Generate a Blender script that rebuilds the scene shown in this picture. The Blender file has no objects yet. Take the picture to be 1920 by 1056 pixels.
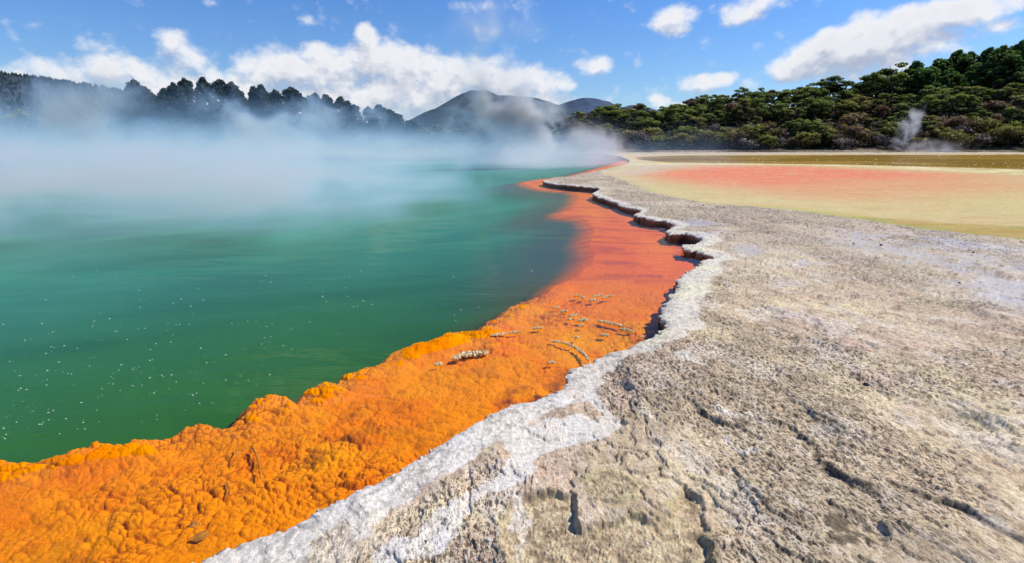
import bpy, bmesh, math, random
import numpy as np
from mathutils import Vector, Matrix, noise as mnoise

random.seed(7)
rng = np.random.default_rng(7)
SC = bpy.context.scene
COL = SC.collection

# ------------------------------------------------------------------ camera
H = 2.0                                  # eye height above the water of the pool
PITCH = math.atan(263 / 1000)
cam_d = bpy.data.cameras.new('camera')
cam = bpy.data.objects.new('camera', cam_d)
COL.objects.link(cam)
cam.location = (0, 0, H)
cam.rotation_euler = (math.radians(90) - PITCH, 0, 0)
cam_d.sensor_width = 36
cam_d.lens = 36 * 1000 / 1920
cam_d.clip_start = 0.05
cam_d.clip_end = 20000
SC.camera = cam
SP, CP = math.sin(PITCH), math.cos(PITCH)


def ray(px, py):
    a = (px - 960) / 1000
    b = -(py - 528) / 1000
    return a, b * SP + CP, b * CP - SP


def at(px, py, z=0.0):
    x, y, w = ray(px, py)
    t = (z - H) / w
    return x * t, y * t


def at_depth(px, py, d):
    """point seen at a pixel, at horizontal forward distance d"""
    x, y, w = ray(px, py)
    t = d / y
    return x * t, d, H + w * t


def lin(r, g, b):
    def f(c):
        c /= 255
        return c / 12.92 if c <= .04045 else ((c + .055) / 1.055) ** 2.4
    return np.array([f(r), f(g), f(b)])


# ------------------------------------------------------------------ numpy noise
_T = rng.random((256, 256)).astype(np.float32) * 2 - 1


def vnoise(x, y, seed=0):
    x = x + seed * 17.31
    y = y + seed * 9.77
    xi = np.floor(x).astype(np.int64)
    yi = np.floor(y).astype(np.int64)
    fx = (x - xi)
    fy = (y - yi)
    fx = fx * fx * fx * (fx * (fx * 6 - 15) + 10)
    fy = fy * fy * fy * (fy * (fy * 6 - 15) + 10)
    x0, x1, y0, y1 = xi & 255, (xi + 1) & 255, yi & 255, (yi + 1) & 255
    return ((_T[x0, y0] * (1 - fx) + _T[x1, y0] * fx) * (1 - fy) + (_T[x0, y1] * (1 - fx) + _T[x1, y1] * fx) * fy)


def fbm(x, y, oct=4, seed=0, gain=.5, lac=2.03):
    s = np.zeros_like(x)
    a, n = 1.0, 0.0
    ca, sa = math.cos(.6), math.sin(.6)
    for k in range(oct):
        s = s + a * vnoise(x, y, seed + k * 3)
        n += a
        a *= gain
        x, y = (x * ca - y * sa) * lac, (x * sa + y * ca) * lac
    return s / n


_W = rng.random((256, 256, 3)).astype(np.float32)


def worley(x, y, seed=0, jit=.9):
    x = x + seed * 31.7
    y = y + seed * 13.3
    xi = np.floor(x).astype(np.int64)
    yi = np.floor(y).astype(np.int64)
    f1 = np.full(x.shape, 9.0)
    f2 = np.full(x.shape, 9.0)
    ident = np.zeros(x.shape)
    for i in (-1, 0, 1):
        for j in (-1, 0, 1):
            w = _W[(xi + i) & 255, (yi + j) & 255]
            d = np.hypot(xi + i + .5 + (w[..., 0] - .5) * jit - x, yi + j + .5 + (w[..., 1] - .5) * jit - y)
            m = d < f1
            f2 = np.where(m, f1, np.minimum(f2, d))
            ident = np.where(m, w[..., 2], ident)
            f1 = np.where(m, d, f1)
    return f1, f2, ident


def sst(a, b, x):
    t = np.clip((x - a) / (b - a), 0, 1)
    return t * t * (3 - 2 * t)


def mixc(c, col, m):
    return c + (np.asarray(col) - c) * m[:, None]


def smooth_poly(pts, n=4):
    p = [np.array(q, float) for q in pts]
    out = []
    for i in range(len(p) - 1):
        p0, p1, p2, p3 = p[max(i - 1, 0)], p[i], p[i + 1], p[min(i + 2, len(p) - 1)]
        for k in range(n):
            t = k / n
            out.append(.5 * (2 * p1 + (p2 - p0) * t + (2 * p0 - 5 * p1 + 4 * p2 - p3) * t * t + (3 * p1 - p0 - 3 * p2 + p3) * t ** 3))
    out.append(p[-1])
    return np.array(out)


def seg_dist(P, poly, closed=False):
    """unsigned distance and nearest points from P (n,2) to a polyline"""
    n = len(P)
    best = np.full(n, 1e18)
    cx = np.zeros(n)
    cy = np.zeros(n)
    m = len(poly)
    X, Y = P[:, 0], P[:, 1]
    for i in range(m if closed else m - 1):
        a, b = poly[i], poly[(i + 1) % m]
        dx, dy = b - a
        L = dx * dx + dy * dy + 1e-12
        t = np.clip(((X - a[0]) * dx + (Y - a[1]) * dy) / L, 0, 1)
        qx, qy = a[0] + t * dx, a[1] + t * dy
        d = (X - qx) ** 2 + (Y - qy) ** 2
        k = d < best
        best = np.where(k, d, best)
        cx = np.where(k, qx, cx)
        cy = np.where(k, qy, cy)
    return np.sqrt(best), np.stack([cx, cy], 1)


def inside(P, poly):
    X, Y = P[:, 0], P[:, 1]
    r = np.zeros(len(P), bool)
    m = len(poly)
    for i in range(m):
        x0, y0 = poly[i]
        x1, y1 = poly[(i + 1) % m]
        if y0 == y1:
            continue
        c = ((y0 > Y) != (y1 > Y)) & (X < (x1 - x0) * (Y - y0) / (y1 - y0) + x0)
        r ^= c
    return r


def in_px(P, pts, soft, z=.2, warp=None):
    """soft mask (0..1) of a region outlined by pixels projected to the ground"""
    poly = np.array([at(*q, z) for q in pts])
    lo, hi = poly.min(0) - 3 * np.max(soft), poly.max(0) + 3 * np.max(soft)
    box = (P[:, 0] > lo[0]) & (P[:, 0] < hi[0]) & (P[:, 1] > lo[1]) & (P[:, 1] < hi[1])
    out = np.zeros(len(P))
    sd = np.full(len(P), -99.0)
    if box.any():
        Q = P[box]
        d, _ = seg_dist(Q, poly, True)
        d = np.where(inside(Q, poly), d, -d)
        if warp is not None:
            d = d + warp[box]
        out[box] = sst(-soft, soft, d)
        sd[box] = d
    return out, sd


# ------------------------------------------------------------------ object helpers
def tag(o, label=None, cat=None, group=None, kind=None):
    if label:
        o['label'] = label
    if cat:
        o['category'] = cat
    if group:
        o['group'] = group
    if kind:
        o['kind'] = kind
    return o


def empty(name, loc, rz=0.0):
    o = bpy.data.objects.new(name, None)
    COL.objects.link(o)
    o.location = loc
    o.rotation_euler = (0, 0, rz)
    o.empty_display_size = .3
    return o


def np_mesh(name, V, F, smooth=True, attrs=None, colors=None):
    """mesh from numpy verts (n,3) and faces (m,3|4)"""
    me = bpy.data.meshes.new(name)
    V = np.ascontiguousarray(V, np.float32)
    F = np.ascontiguousarray(F, np.int32)
    m, k = F.shape
    me.vertices.add(len(V))
    me.vertices.foreach_set('co', V.ravel())
    me.loops.add(m * k)
    me.loops.foreach_set('vertex_index', F.ravel())
    me.polygons.add(m)
    me.polygons.foreach_set('loop_start', np.arange(0, m * k, k, dtype=np.int32))
    me.polygons.foreach_set('loop_total', np.full(m, k, np.int32))
    me.polygons.foreach_set('use_smooth', np.full(m, smooth, bool))
    me.update(calc_edges=True)
    for a, v in (attrs or {}).items():
        at_ = me.attributes.new(a, 'FLOAT', 'POINT')
        at_.data.foreach_set('value', np.ascontiguousarray(v, np.float32))
    for a, v in (colors or {}).items():
        at_ = me.attributes.new(a, 'FLOAT_COLOR', 'POINT')
        c = np.ones((len(V), 4), np.float32)
        c[:, :3] = v
        at_.data.foreach_set('color', c.ravel())
    return me


def obj(name, me, mat=None, parent=None):
    o = bpy.data.objects.new(name, me)
    COL.objects.link(o)
    if mat is not None:
        me.materials.append(mat)
    if parent is not None:
        o.parent = parent
    return o


class NT:
    """tiny node-tree builder"""

    def __init__(self, tree):
        self.t = tree
        self.l = tree.links

    def n(self, typ, **kw):
        o = self.t.nodes.new(typ)
        for k, v in kw.items():
            setattr(o, k, v)
        return o

    def put(self, sock, v):
        if isinstance(v, bpy.types.NodeSocket):
            self.l.new(v, sock)
        elif v is not None:
            sock.default_value = v

    def math(self, op, a, b=None, c=None, clamp=False):
        o = self.n('ShaderNodeMath', operation=op, use_clamp=clamp)
        self.put(o.inputs[0], a)
        if b is not None:
            self.put(o.inputs[1], b)
        if c is not None:
            self.put(o.inputs[2], c)
        return o.outputs[0]

    def vm(self, op, a, b=None, out=0):
        o = self.n('ShaderNodeVectorMath', operation=op)
        self.put(o.inputs[0], a)
        if b is not None:
            self.put(o.inputs['Scale'] if op == 'SCALE' else o.inputs[1], b)
        return o.outputs['Value'] if op in ('LENGTH', 'DISTANCE', 'DOT_PRODUCT') else o.outputs[0]

    def noise(self, vec, scale, detail=4, rough=.5, dist=0.0, dim='3D'):
        o = self.n('ShaderNodeTexNoise', noise_dimensions=dim)
        self.put(o.inputs['Vector'], vec)
        self.put(o.inputs['Scale'], scale)
        o.inputs['Detail'].default_value = detail
        o.inputs['Roughness'].default_value = rough
        o.inputs['Distortion'].default_value = dist
        return o.outputs[0]

    def maprange(self, v, a, b, c=0.0, d=1.0, smooth=False):
        o = self.n('ShaderNodeMapRange')
        if smooth:
            o.interpolation_type = 'SMOOTHSTEP'
        self.put(o.inputs[0], v)
        for i, q in enumerate((a, b, c, d)):
            self.put(o.inputs[i + 1], q)
        return o.outputs[0]

    def mix(self, f, a, b, blend='MIX'):
        o = self.n('ShaderNodeMix', data_type='RGBA', blend_type=blend)
        self.put(o.inputs[0], f)
        for s, v in ((o.inputs[6], a), (o.inputs[7], b)):
            if not isinstance(v, bpy.types.NodeSocket):
                v = tuple(v) + (1,) if len(v) == 3 else tuple(v)
            self.put(s, v)
        return o.outputs[2]


def material(name):
    m = bpy.data.materials.new(name)
    m.use_nodes = True
    m.node_tree.nodes.clear()
    g = NT(m.node_tree)
    out = g.n('ShaderNodeOutputMaterial')
    return m, g, out


def attr(g, name, out='Fac'):
    a = g.n('ShaderNodeAttribute', attribute_name=name)
    return a.outputs[out]


# ------------------------------------------------------------------ materials
def mat_vcol(name, rough=.85, spec=.3, bump=.006, scale=60, wet=False, var=.25, gloss=0.0):
    m, g, out = material(name)
    p = g.n('ShaderNodeBsdfPrincipled')
    pos = g.n('ShaderNodeNewGeometry').outputs['Position']
    c = attr(g, 'col', 'Color')
    n1 = g.noise(pos, scale, 6, .65)
    f = g.maprange(n1, .3, .7, 1 - var, 1 + var)
    cc = g.vm('SCALE', c, f)
    g.put(p.inputs['Base Color'], cc)
    p.inputs['Specular IOR Level'].default_value = spec
    if wet:
        w = attr(g, 'wet')
        g.put(p.inputs['Roughness'], g.maprange(w, 0, 1, rough, .22))
    else:
        p.inputs['Roughness'].default_value = rough
    b = g.n('ShaderNodeBump')
    b.inputs['Distance'].default_value = bump
    b.inputs['Strength'].default_value = 1
    g.put(b.inputs['Height'], n1)
    if wet:
        g.put(b.inputs['Strength'], g.maprange(w, 0, .8, 1, .05))
    g.put(p.inputs['Normal'], b.outputs[0])
    if gloss:                                   # a film of water: part of the light mirrored, the rest coloured
        gl = g.n('ShaderNodeBsdfGlossy')
        gl.inputs['Roughness'].default_value = .12
        g.put(gl.inputs['Normal'], b.outputs[0])
        mx = g.n('ShaderNodeMixShader')
        g.put(mx.inputs[0], g.math('MULTIPLY', w, gloss))
        g.put(mx.inputs[1], p.outputs[0])
        g.put(mx.inputs[2], gl.outputs[0])
        g.put(out.inputs['Surface'], mx.outputs[0])
    else:
        g.put(out.inputs['Surface'], p.outputs[0])
    return m


def mat_rock(name):
    """sinter: colour zones from the mesh, grit, sharp pits and crumbs from nodes"""
    m, g, out = material(name)
    p = g.n('ShaderNodeBsdfPrincipled')
    pos = g.n('ShaderNodeNewGeometry').outputs['Position']
    c = attr(g, 'col', 'Color')
    w = attr(g, 'wet')
    pm = attr(g, 'pit')
    mp = g.n('ShaderNodeMapping')
    g.put(mp.inputs[0], pos)
    mp.inputs['Rotation'].default_value = (0, 0, math.radians(80))
    wob = g.n('ShaderNodeTexNoise')
    g.put(wob.inputs['Vector'], pos)
    wob.inputs['Scale'].default_value = 30
    wob.inputs['Detail'].default_value = 3
    wv = g.vm('ADD', mp.outputs[0], g.vm('SCALE', wob.outputs[1], .035))

    def pit(sx_, sy_, thr, r0, r1):
        v = g.n('ShaderNodeTexVoronoi', voronoi_dimensions='2D')
        g.put(v.inputs['Vector'], g.vm('MULTIPLY', wv, (sx_, sy_, 1)))
        v.inputs['Scale'].default_value = 1
        sep = g.n('ShaderNodeSeparateColor')
        g.put(sep.inputs[0], v.outputs['Color'])
        on = g.math('GREATER_THAN', sep.outputs[0], g.math('SUBTRACT', thr, g.math('MULTIPLY', pm, .35)))
        return g.math('MULTIPLY', g.maprange(v.outputs['Distance'], r0, r1, 1, 0, True), on), sep.outputs[1]
    a, ra = pit(19, 40, .78, .18, .46)
    b, rb = pit(48, 88, .70, .18, .48)
    pits_ = g.math('MAXIMUM', a, g.math('MULTIPLY', b, .85))
    fine = g.noise(pos, 170, 5, .7)
    mid = g.noise(pos, 38, 6, .68)
    tone = g.math('ADD', g.maprange(fine, .3, .7, .64, 1.46), g.math('MULTIPLY', g.math('SUBTRACT', mid, .5), .9))
    tone = g.math('ADD', tone, g.math('MULTIPLY', g.math('SUBTRACT', rb, .5), .20))
    cc = g.vm('SCALE', c, tone)
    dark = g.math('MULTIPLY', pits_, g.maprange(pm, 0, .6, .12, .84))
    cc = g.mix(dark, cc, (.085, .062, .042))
    g.put(p.inputs['Base Color'], cc)
    p.inputs['Specular IOR Level'].default_value = .22
    g.put(p.inputs['Roughness'], g.maprange(w, 0, 1, .9, .34))
    hgt = g.math('ADD', g.math('MULTIPLY', mid, 1.2), g.math('MULTIPLY', fine, .22))
    hgt = g.math('SUBTRACT', hgt, g.math('MULTIPLY', dark, .75))
    bp_ = g.n('ShaderNodeBump')
    bp_.inputs['Distance'].default_value = .0055
    g.put(bp_.inputs['Strength'], g.maprange(w, 0, .8, 1, .3))
    g.put(bp_.inputs['Height'], hgt)
    g.put(p.inputs['Normal'], bp_.outputs[0])
    g.put(out.inputs['Surface'], p.outputs[0])
    return m


def mat_leaf(name, c0, c1, c2, trans=.22):
    m, g, out = material(name)
    oi = g.n('ShaderNodeObjectInfo').outputs['Random']
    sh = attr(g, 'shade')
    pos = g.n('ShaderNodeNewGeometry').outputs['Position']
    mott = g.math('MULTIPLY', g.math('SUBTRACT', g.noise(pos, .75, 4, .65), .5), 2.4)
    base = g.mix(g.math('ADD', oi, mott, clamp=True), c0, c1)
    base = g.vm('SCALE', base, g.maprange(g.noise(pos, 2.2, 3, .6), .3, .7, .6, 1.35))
    base = g.mix(g.maprange(sh, .55, 1.0, 0, .8), base, c2)  # sunlit highlights and dark interiors put into the leaf colour
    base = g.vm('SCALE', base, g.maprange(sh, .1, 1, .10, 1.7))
    d = g.n('ShaderNodeBsdfPrincipled')
    d.inputs['Roughness'].default_value = .65
    d.inputs['Specular IOR Level'].default_value = .25
    g.put(d.inputs['Base Color'], base)
    t = g.n('ShaderNodeBsdfTranslucent')
    g.put(t.inputs[0], g.vm('MULTIPLY', base, (1.1, 1.3, .6)))
    mx = g.n('ShaderNodeMixShader')
    mx.inputs[0].default_value = trans
    g.put(mx.inputs[1], d.outputs[0])
    g.put(mx.inputs[2], t.outputs[0])
    g.put(out.inputs['Surface'], mx.outputs[0])
    return m


def mat_plain(name, c, rough=.8, var=.3, scale=8, bump=.01):
    m, g, out = material(name)
    p = g.n('ShaderNodeBsdfPrincipled')
    pos = g.n('ShaderNodeNewGeometry').outputs['Position']
    n1 = g.noise(pos, scale, 6, .6)
    g.put(p.inputs['Base Color'], g.mix(g.maprange(n1, .3, .7), tuple(np.array(c) * (1 - var)), tuple(np.clip(np.array(c) * (1 + var), 0, 1))))
    p.inputs['Roughness'].default_value = rough
    p.inputs['Specular IOR Level'].default_value = .3
    b = g.n('ShaderNodeBump')
    b.inputs['Distance'].default_value = bump
    g.put(b.inputs['Height'], n1)
    g.put(p.inputs['Normal'], b.outputs[0])
    g.put(out.inputs['Surface'], p.outputs[0])
    return m


def mat_water(name):
    m, g, out = material(name)
    pos = g.n('ShaderNodeNewGeometry').outputs['Position']
    mp = g.n('ShaderNodeMapping')
    g.put(mp.inputs[0], pos)
    mp.inputs['Rotation'].default_value = (0, 0, math.radians(12))
    mp.inputs['Scale'].default_value = (.45, 1.3, 1)
    n1 = g.noise(mp.outputs[0], 1.6, 4, .55, .3)
    n2 = g.noise(mp.outputs[0], 9, 3, .5, .2)
    calm = g.maprange(g.noise(pos, .25, 2, .5), .4, .65, .25, 1.0)
    b = g.n('ShaderNodeBump')
    b.inputs['Distance'].default_value = .05
    g.put(b.inputs['Strength'], g.math('MULTIPLY', calm, .5))
    g.put(b.inputs['Height'], g.math('ADD', n1, g.math('MULTIPLY', n2, .07)))
    tr = g.n('ShaderNodeBsdfTransparent')
    tr.inputs[0].default_value = (.985, .99, .985, 1)
    gl = g.n('ShaderNodeBsdfGlossy')
    gl.inputs['Roughness'].default_value = .04
    gl.inputs[0].default_value = (.52, .56, .58, 1)
    g.put(gl.inputs['Normal'], b.outputs[0])
    fr = g.n('ShaderNodeFresnel')
    fr.inputs[0].default_value = 1.33
    g.put(fr.inputs['Normal'], b.outputs[0])
    mx = g.n('ShaderNodeMixShader')
    g.put(mx.inputs[0], g.math('MINIMUM', fr.outputs[0], .24))
    g.put(mx.inputs[1], tr.outputs[0])
    g.put(mx.inputs[2], gl.outputs[0])
    g.put(out.inputs['Surface'], mx.outputs[0])
    return m


def mat_steam(name, dens, col, tilt=(0, 0, 0), nscale=.12, lo=.38, hi=.68, low_bias=0.0, power=1.0, stretch=(1, 1, 1), core=.2):
    """soft scattering volume: denser in the heart of the hull, torn by noise"""
    m, g, out = material(name)
    tc = g.n('ShaderNodeTexCoord').outputs['Object']
    pos = g.n('ShaderNodeNewGeometry').outputs['Position']
    r = g.vm('LENGTH', tc)
    fall = g.maprange(r, core, .98, 1, 0, True)
    if power != 1.0:
        fall = g.math('POWER', fall, power)
    if low_bias:
        z = g.n('ShaderNodeSeparateXYZ')
        g.put(z.inputs[0], tc)
        fall = g.math('MULTIPLY', fall, g.math('POWER', 2.718, g.math('MULTIPLY', g.math('MAXIMUM', z.outputs[2], 0), -low_bias)))
    sc = g.vm('MULTIPLY', pos, stretch)
    nz = g.noise(sc, nscale, 5, .6, .6)
    # near the rim the steam breaks up into separate wisps
    edge = g.maprange(fall, 0, .6, 1, 0)
    lo_s = g.math('ADD', lo - .1, g.math('MULTIPLY', edge, .14))
    w = g.maprange(nz, lo_s, hi, 0, 1, True)
    den = g.math('MULTIPLY', g.math('MULTIPLY', fall, w), dens)
    v = g.n('ShaderNodeVolumeScatter')
    v.inputs['Color'].default_value = tuple(col) + (1,)
    v.inputs['Anisotropy'].default_value = 0.15
    g.put(v.inputs['Density'], den)
    g.put(out.inputs['Volume'], v.outputs[0])
    m.cycles.volume_sampling = 'MULTIPLE_IMPORTANCE'
    return m

# ================================================================== GROUND
RIM_PX = [(-420, 1420), (-150, 1250), (120, 1137), (335, 1053), (401, 1027), (437, 1013), (490, 996), (547, 976), (585, 955), (620, 940), (660, 922),
          (700, 903), (735, 888), (770, 866), (800, 849), (830, 828), (863, 808), (905, 784), (955, 762), (1014, 745), (1046, 732), (1060, 719),
          (1064, 698), (1078, 686), (1108, 674), (1139, 660), (1186, 648), (1217, 632), (1244, 618), (1254, 609), (1242, 592), (1241, 578), (1250, 564),
          (1268, 549), (1273, 540), (1266, 529), (1272, 517), (1290, 506), (1309, 497), (1316, 490), (1334, 480), (1310, 468), (1284, 462), (1285, 456),
          (1311, 448), (1296, 440), (1258, 437), (1250, 431), (1268, 421), (1240, 413), (1206, 407), (1193, 402), (1197, 393), (1160, 382), (1128, 370),
          (1114, 361), (1120, 353), (1069, 348), (1030, 343), (1015, 339)]
BACK_PX = [(1035, 335.5), (1069, 331), (1098, 326), (1124, 320), (1155, 312), (1178, 305), (1176, 298), (1150, 292), (1100, 287.5), (1000, 286), (850, 285), (500, 284), (100, 284), (-400, 284)]
def rim_z(r_):
    """the terrace stands 0.2 m above the water near the camera and lower towards its point"""
    return .2 - .075 * sst(5, 9.5, np.asarray(r_, float))


rim_w = smooth_poly([at(*q, float(rim_z(math.hypot(*at(*q, .2))))) for q in RIM_PX], 9)
# small natural wobble of the rim, finer near the eye
_d = np.hypot(rim_w[:, 0], rim_w[:, 1])
_t = np.arange(len(rim_w)) * .37
rim_w = rim_w + np.stack([vnoise(_t, _t * 0 + 3.3), vnoise(_t, _t * 0 + 9.1)], 1) * np.clip(.005 * _d, 0, .06)[:, None]
rim_w = rim_w + np.stack([fbm(_t * 2.7, _t * 0 + 5.3, 4, 6), fbm(_t * 2.7, _t * 0 + 7.1, 4, 8)], 1) * np.clip(.011 * _d, 0, .14)[:, None]
back_w = smooth_poly([at(*q, .1) for q in BACK_PX], 4)
far_ring = np.array([(-400, 400), (400, 400), (400, -60), (-30, -60)], float)
LAND = np.concatenate([rim_w, back_w, far_ring])
LIP_PX = [(-420, 960), (-200, 905), (0, 863), (62, 858), (73, 850), (113, 847), (142, 837), (164, 838), (182, 826), (219, 829), (255, 818), (292, 818), (328, 809),
          (357, 793), (395, 791), (430, 794), (452, 776), (470, 756), (489, 744), (521, 743), (550, 752), (569, 743), (591, 725), (620, 715), (634, 717), (656, 699),
          (700, 685), (720, 672), (738, 656), (760, 647), (785, 641), (810, 637), (827, 630), (861, 614), (889, 616), (911, 600), (930, 592), (955, 572), (999, 556), (1030, 542),
          (1045, 528), (1080, 510), (1108, 487), (1115, 465), (1106, 446), (1115, 424), (1098, 405), (1052, 397), (1072, 385), (1084, 370), (1077, 356),
          (1015, 350), (982, 339), (1012, 333), (1060, 328), (1090, 322), (1120, 314), (1150, 306), (1165, 300)]
lip_w = smooth_poly([at(*q, 0) for q in LIP_PX], 4)
SHELF = np.concatenate([lip_w, np.array([(60, 60), (60, -60), (-30, -60)], float)])

# view-friendly polar grid: about 0.7 pixel cells, real world coordinates
th = np.radians(np.arange(-63, 63.001, .078))
de = np.concatenate([np.arange(56, 10, -.08), np.arange(10, 2, -.042), np.arange(2, .8, -.02)])
rr = (H - .1) / np.tan(np.radians(de))
NR, NT_ = len(rr), len(th)
X = (rr[:, None] * np.sin(th)[None]).ravel()
Y = (rr[:, None] * np.cos(th)[None]).ravel()
P = np.stack([X, Y], 1)
R = np.hypot(X, Y)
ids = np.arange(NR * NT_).reshape(NR, NT_)
QUADS = np.stack([ids[:-1, :-1], ids[:-1, 1:], ids[1:, 1:], ids[1:, :-1]], -1).reshape(-1, 4)

_full = np.concatenate([rim_w, back_w])
d_land, near_land = seg_dist(P, np.concatenate([_full[::9], _full[-1:]]))
_near = np.where(d_land < .12 * R + .35)[0]           # only points near the rim need the fine outline
d_land[_near], near_land[_near] = seg_dist(P[_near], _full)
in_land = inside(P, np.concatenate([_full[::9], _full[-1:], far_ring]))
in_land[_near] = inside(P[_near], LAND)
sd_land = np.where(in_land, d_land, -d_land)
d_rim, _ = seg_dist(P, rim_w[::9])
_near = np.where(d_rim < 1.2)[0]
d_rim[_near], _ = seg_dist(P[_near], rim_w[::2])

# ---------------------------------------------------------------- pool bed and orange shelf
keep = sd_land < .35
bidx = np.where(keep)[0]
bp = P[bidx]
bx_, by_ = bp[:, 0], bp[:, 1]
br = R[bidx]
d_lip, _ = seg_dist(bp, lip_w)
warp = fbm(bx_ * 2.2, by_ * 2.2, 4, 3) * .05 + fbm(bx_ * 9, by_ * 9, 3, 5) * .02
sd_sh = np.where(inside(bp, SHELF), d_lip, -d_lip) + warp
farness = sst(5.5, 10, br)
# boulder-like crust: two sizes of rounded cobbles with crevices
wx = bx_ + fbm(bx_ * 3, by_ * 3, 3, 11) * .05
wy = by_ + fbm(bx_ * 3, by_ * 3, 3, 12) * .05
f1a, f2a, ida = worley(wx * 7.0, wy * 9.5, 1)
f1b, f2b, idb = worley(wx * 17 + .3, wy * 22, 2)
f1c, f2c, idc = worley(wx * 2.2, wy * 2.8, 3)
dome = lambda a, b: 1 - np.exp(-np.clip(b - a, 0, 2) * 5.5)
cob = .5 * dome(f1a, f2a) * (.4 + ida) + .3 * dome(f1b, f2b) * (.5 + idb)
patch = sst(-.15, .25, fbm(bx_ * .9, by_ * .9, 4, 21))               # smooth crust versus open cobbles
smooth_zone = sst(.0, .35, sd_sh) * (1 - sst(.35, .75, sd_sh))
relief = (cob * (.35 + .65 * patch) * .046 * (1 - .5 * smooth_zone) + .03 * fbm(bx_ * 1.6, by_ * 1.6, 4, 31)
          + .022 * dome(f1c, f2c) * idc + .006 * fbm(bx_ * 22, by_ * 22, 3, 33) ) * (1 - .7 * farness)
lipf = np.exp(-((sd_sh - .16) / .16) ** 2) * (1 - sst(6.5, 8.5, br))
mound = np.clip(.35 + 1.2 * fbm(bx_ * 1.3, by_ * 1.3, 3, 41), 0, 1)
zs = -.062 + relief + lipf * (.028 + .055 * mound)
zs = zs - .05 * sst(5, 12, br) - .02 * (1 - sst(0, .3, -sd_land[bidx])) 
drop = np.clip(-sd_sh, 0, None)
drop_s = np.clip(drop + warp * sst(.05, .5, drop), 0, None)
zb = zs * (1 - sst(.1, .7, drop)) - .06 * sst(.1, .7, drop) - 1.3 * (1 - np.exp(-drop_s * (.75 - .58 * sst(5, 9, br))))
# colours (albedo)
orange = np.array([1.0, .290, .0])
deep_or = np.array([.95, .205, .0])
amber = np.array([1.0, .36, .0])
rust = np.array([.30, .05, .006])
c = np.tile(orange, (len(bp), 1))
c = mixc(c, amber, sst(-.05, .45, fbm(bx_ * 1.5, by_ * 1.5, 4, 51)) * .8)
c = mixc(c, deep_or, sst(.0, .5, fbm(bx_ * 2.6, by_ * 2.6, 4, 52)) * .75)
c = mixc(c, deep_or, sst(2.2, 1.2, by_) * .25)
crev = 1 - sst(0, .16, np.minimum(f2a - f1a, (f2b - f1b) * 1.3)) 
c = mixc(c, rust, crev * (.28 + .55 * patch * (1 - .6 * smooth_zone)) * sst(-.25, .2, fbm(bx_ * 4, by_ * 4, 3, 53) + .1) * (1 - .6 * farness))
dark = sst(.22, .45, fbm(bx_ * 2.1 + 5, by_ * 3.2, 5, 54)) * (.35 + .5 * patch)
c = mixc(c, np.array([.22, .03, .008]), dark * .55 * (1 - smooth_zone))
# wine-dark wet patches by the foot of the rim, its cast shadow painted in
pw = .12 * fbm(bx_ * 3, by_ * 5, 4, 55)
for reg, soft, amt in (([(950, 745), (1000, 715), (1066, 690), (1062, 726), (1040, 744), (1000, 750)], .10, .8),
                       ([(1195, 640), (1232, 600), (1238, 570), (1256, 585), (1262, 610), (1235, 628)], .08, .85),
                       ([(1245, 560), (1252, 540), (1280, 535), (1275, 560)], .08, .7),
                       ([(1180, 520), (1240, 508), (1250, 516), (1200, 526)], .10, .45)):
    m_, _ = in_px(bp, reg, soft, 0, pw)
    brk = sst(-.25, .15, fbm(bx_ * 7, by_ * 7, 4, 56))
    c = mixc(c, np.array([.16, .022, .02]), m_ * amt * brk)
far_c = mixc(np.tile(np.array([.90, .165, .0]), (len(bp), 1)), np.array([.84, .185, .006]), sst(10, 20, br))
strk = fbm(bx_ * 1.2, by_ * 4.5, 4, 57)
far_c = mixc(far_c, np.array([.42, .05, .03]), sst(.05, .45, strk) * .5)
c = c + (far_c - c) * sst(5.0, 9.5, br)[:, None]
# green depth of the pool
depth = np.clip(-(zb + .05), 0, 2)
soft_edge = .10 + .22 * farness
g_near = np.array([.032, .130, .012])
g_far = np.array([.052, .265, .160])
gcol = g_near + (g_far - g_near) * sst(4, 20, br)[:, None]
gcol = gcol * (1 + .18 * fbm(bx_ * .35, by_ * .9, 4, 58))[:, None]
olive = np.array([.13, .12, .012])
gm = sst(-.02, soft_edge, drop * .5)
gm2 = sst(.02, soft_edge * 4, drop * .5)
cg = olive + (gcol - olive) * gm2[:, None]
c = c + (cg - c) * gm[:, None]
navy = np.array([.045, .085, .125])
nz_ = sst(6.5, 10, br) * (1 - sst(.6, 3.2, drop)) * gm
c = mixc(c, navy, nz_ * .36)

remap = np.full(len(P), -1)
remap[bidx] = np.arange(len(bidx))
qb = QUADS[np.all(keep[QUADS], 1)]
qb = remap[qb]
sdq = sd_sh[qb].max(1)
m_shelf = mat_vcol('orange_crust', .5, .0, .012, 55, False, .16)
m_bed = mat_vcol('green_depth', .9, .0, .0, 10, False, .05)
for nm, sel, mt in (('orange_shelf', sdq > -.45, m_shelf), ('pool_bed', sdq <= -.45, m_bed)):
    f = qb[sel]
    u, inv = np.unique(f, return_inverse=True)
    V = np.stack([bp[u, 0], bp[u, 1], zb[u]], 1)
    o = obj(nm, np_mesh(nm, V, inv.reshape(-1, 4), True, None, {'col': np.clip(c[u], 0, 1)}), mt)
    tag(o, kind='structure')

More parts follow.
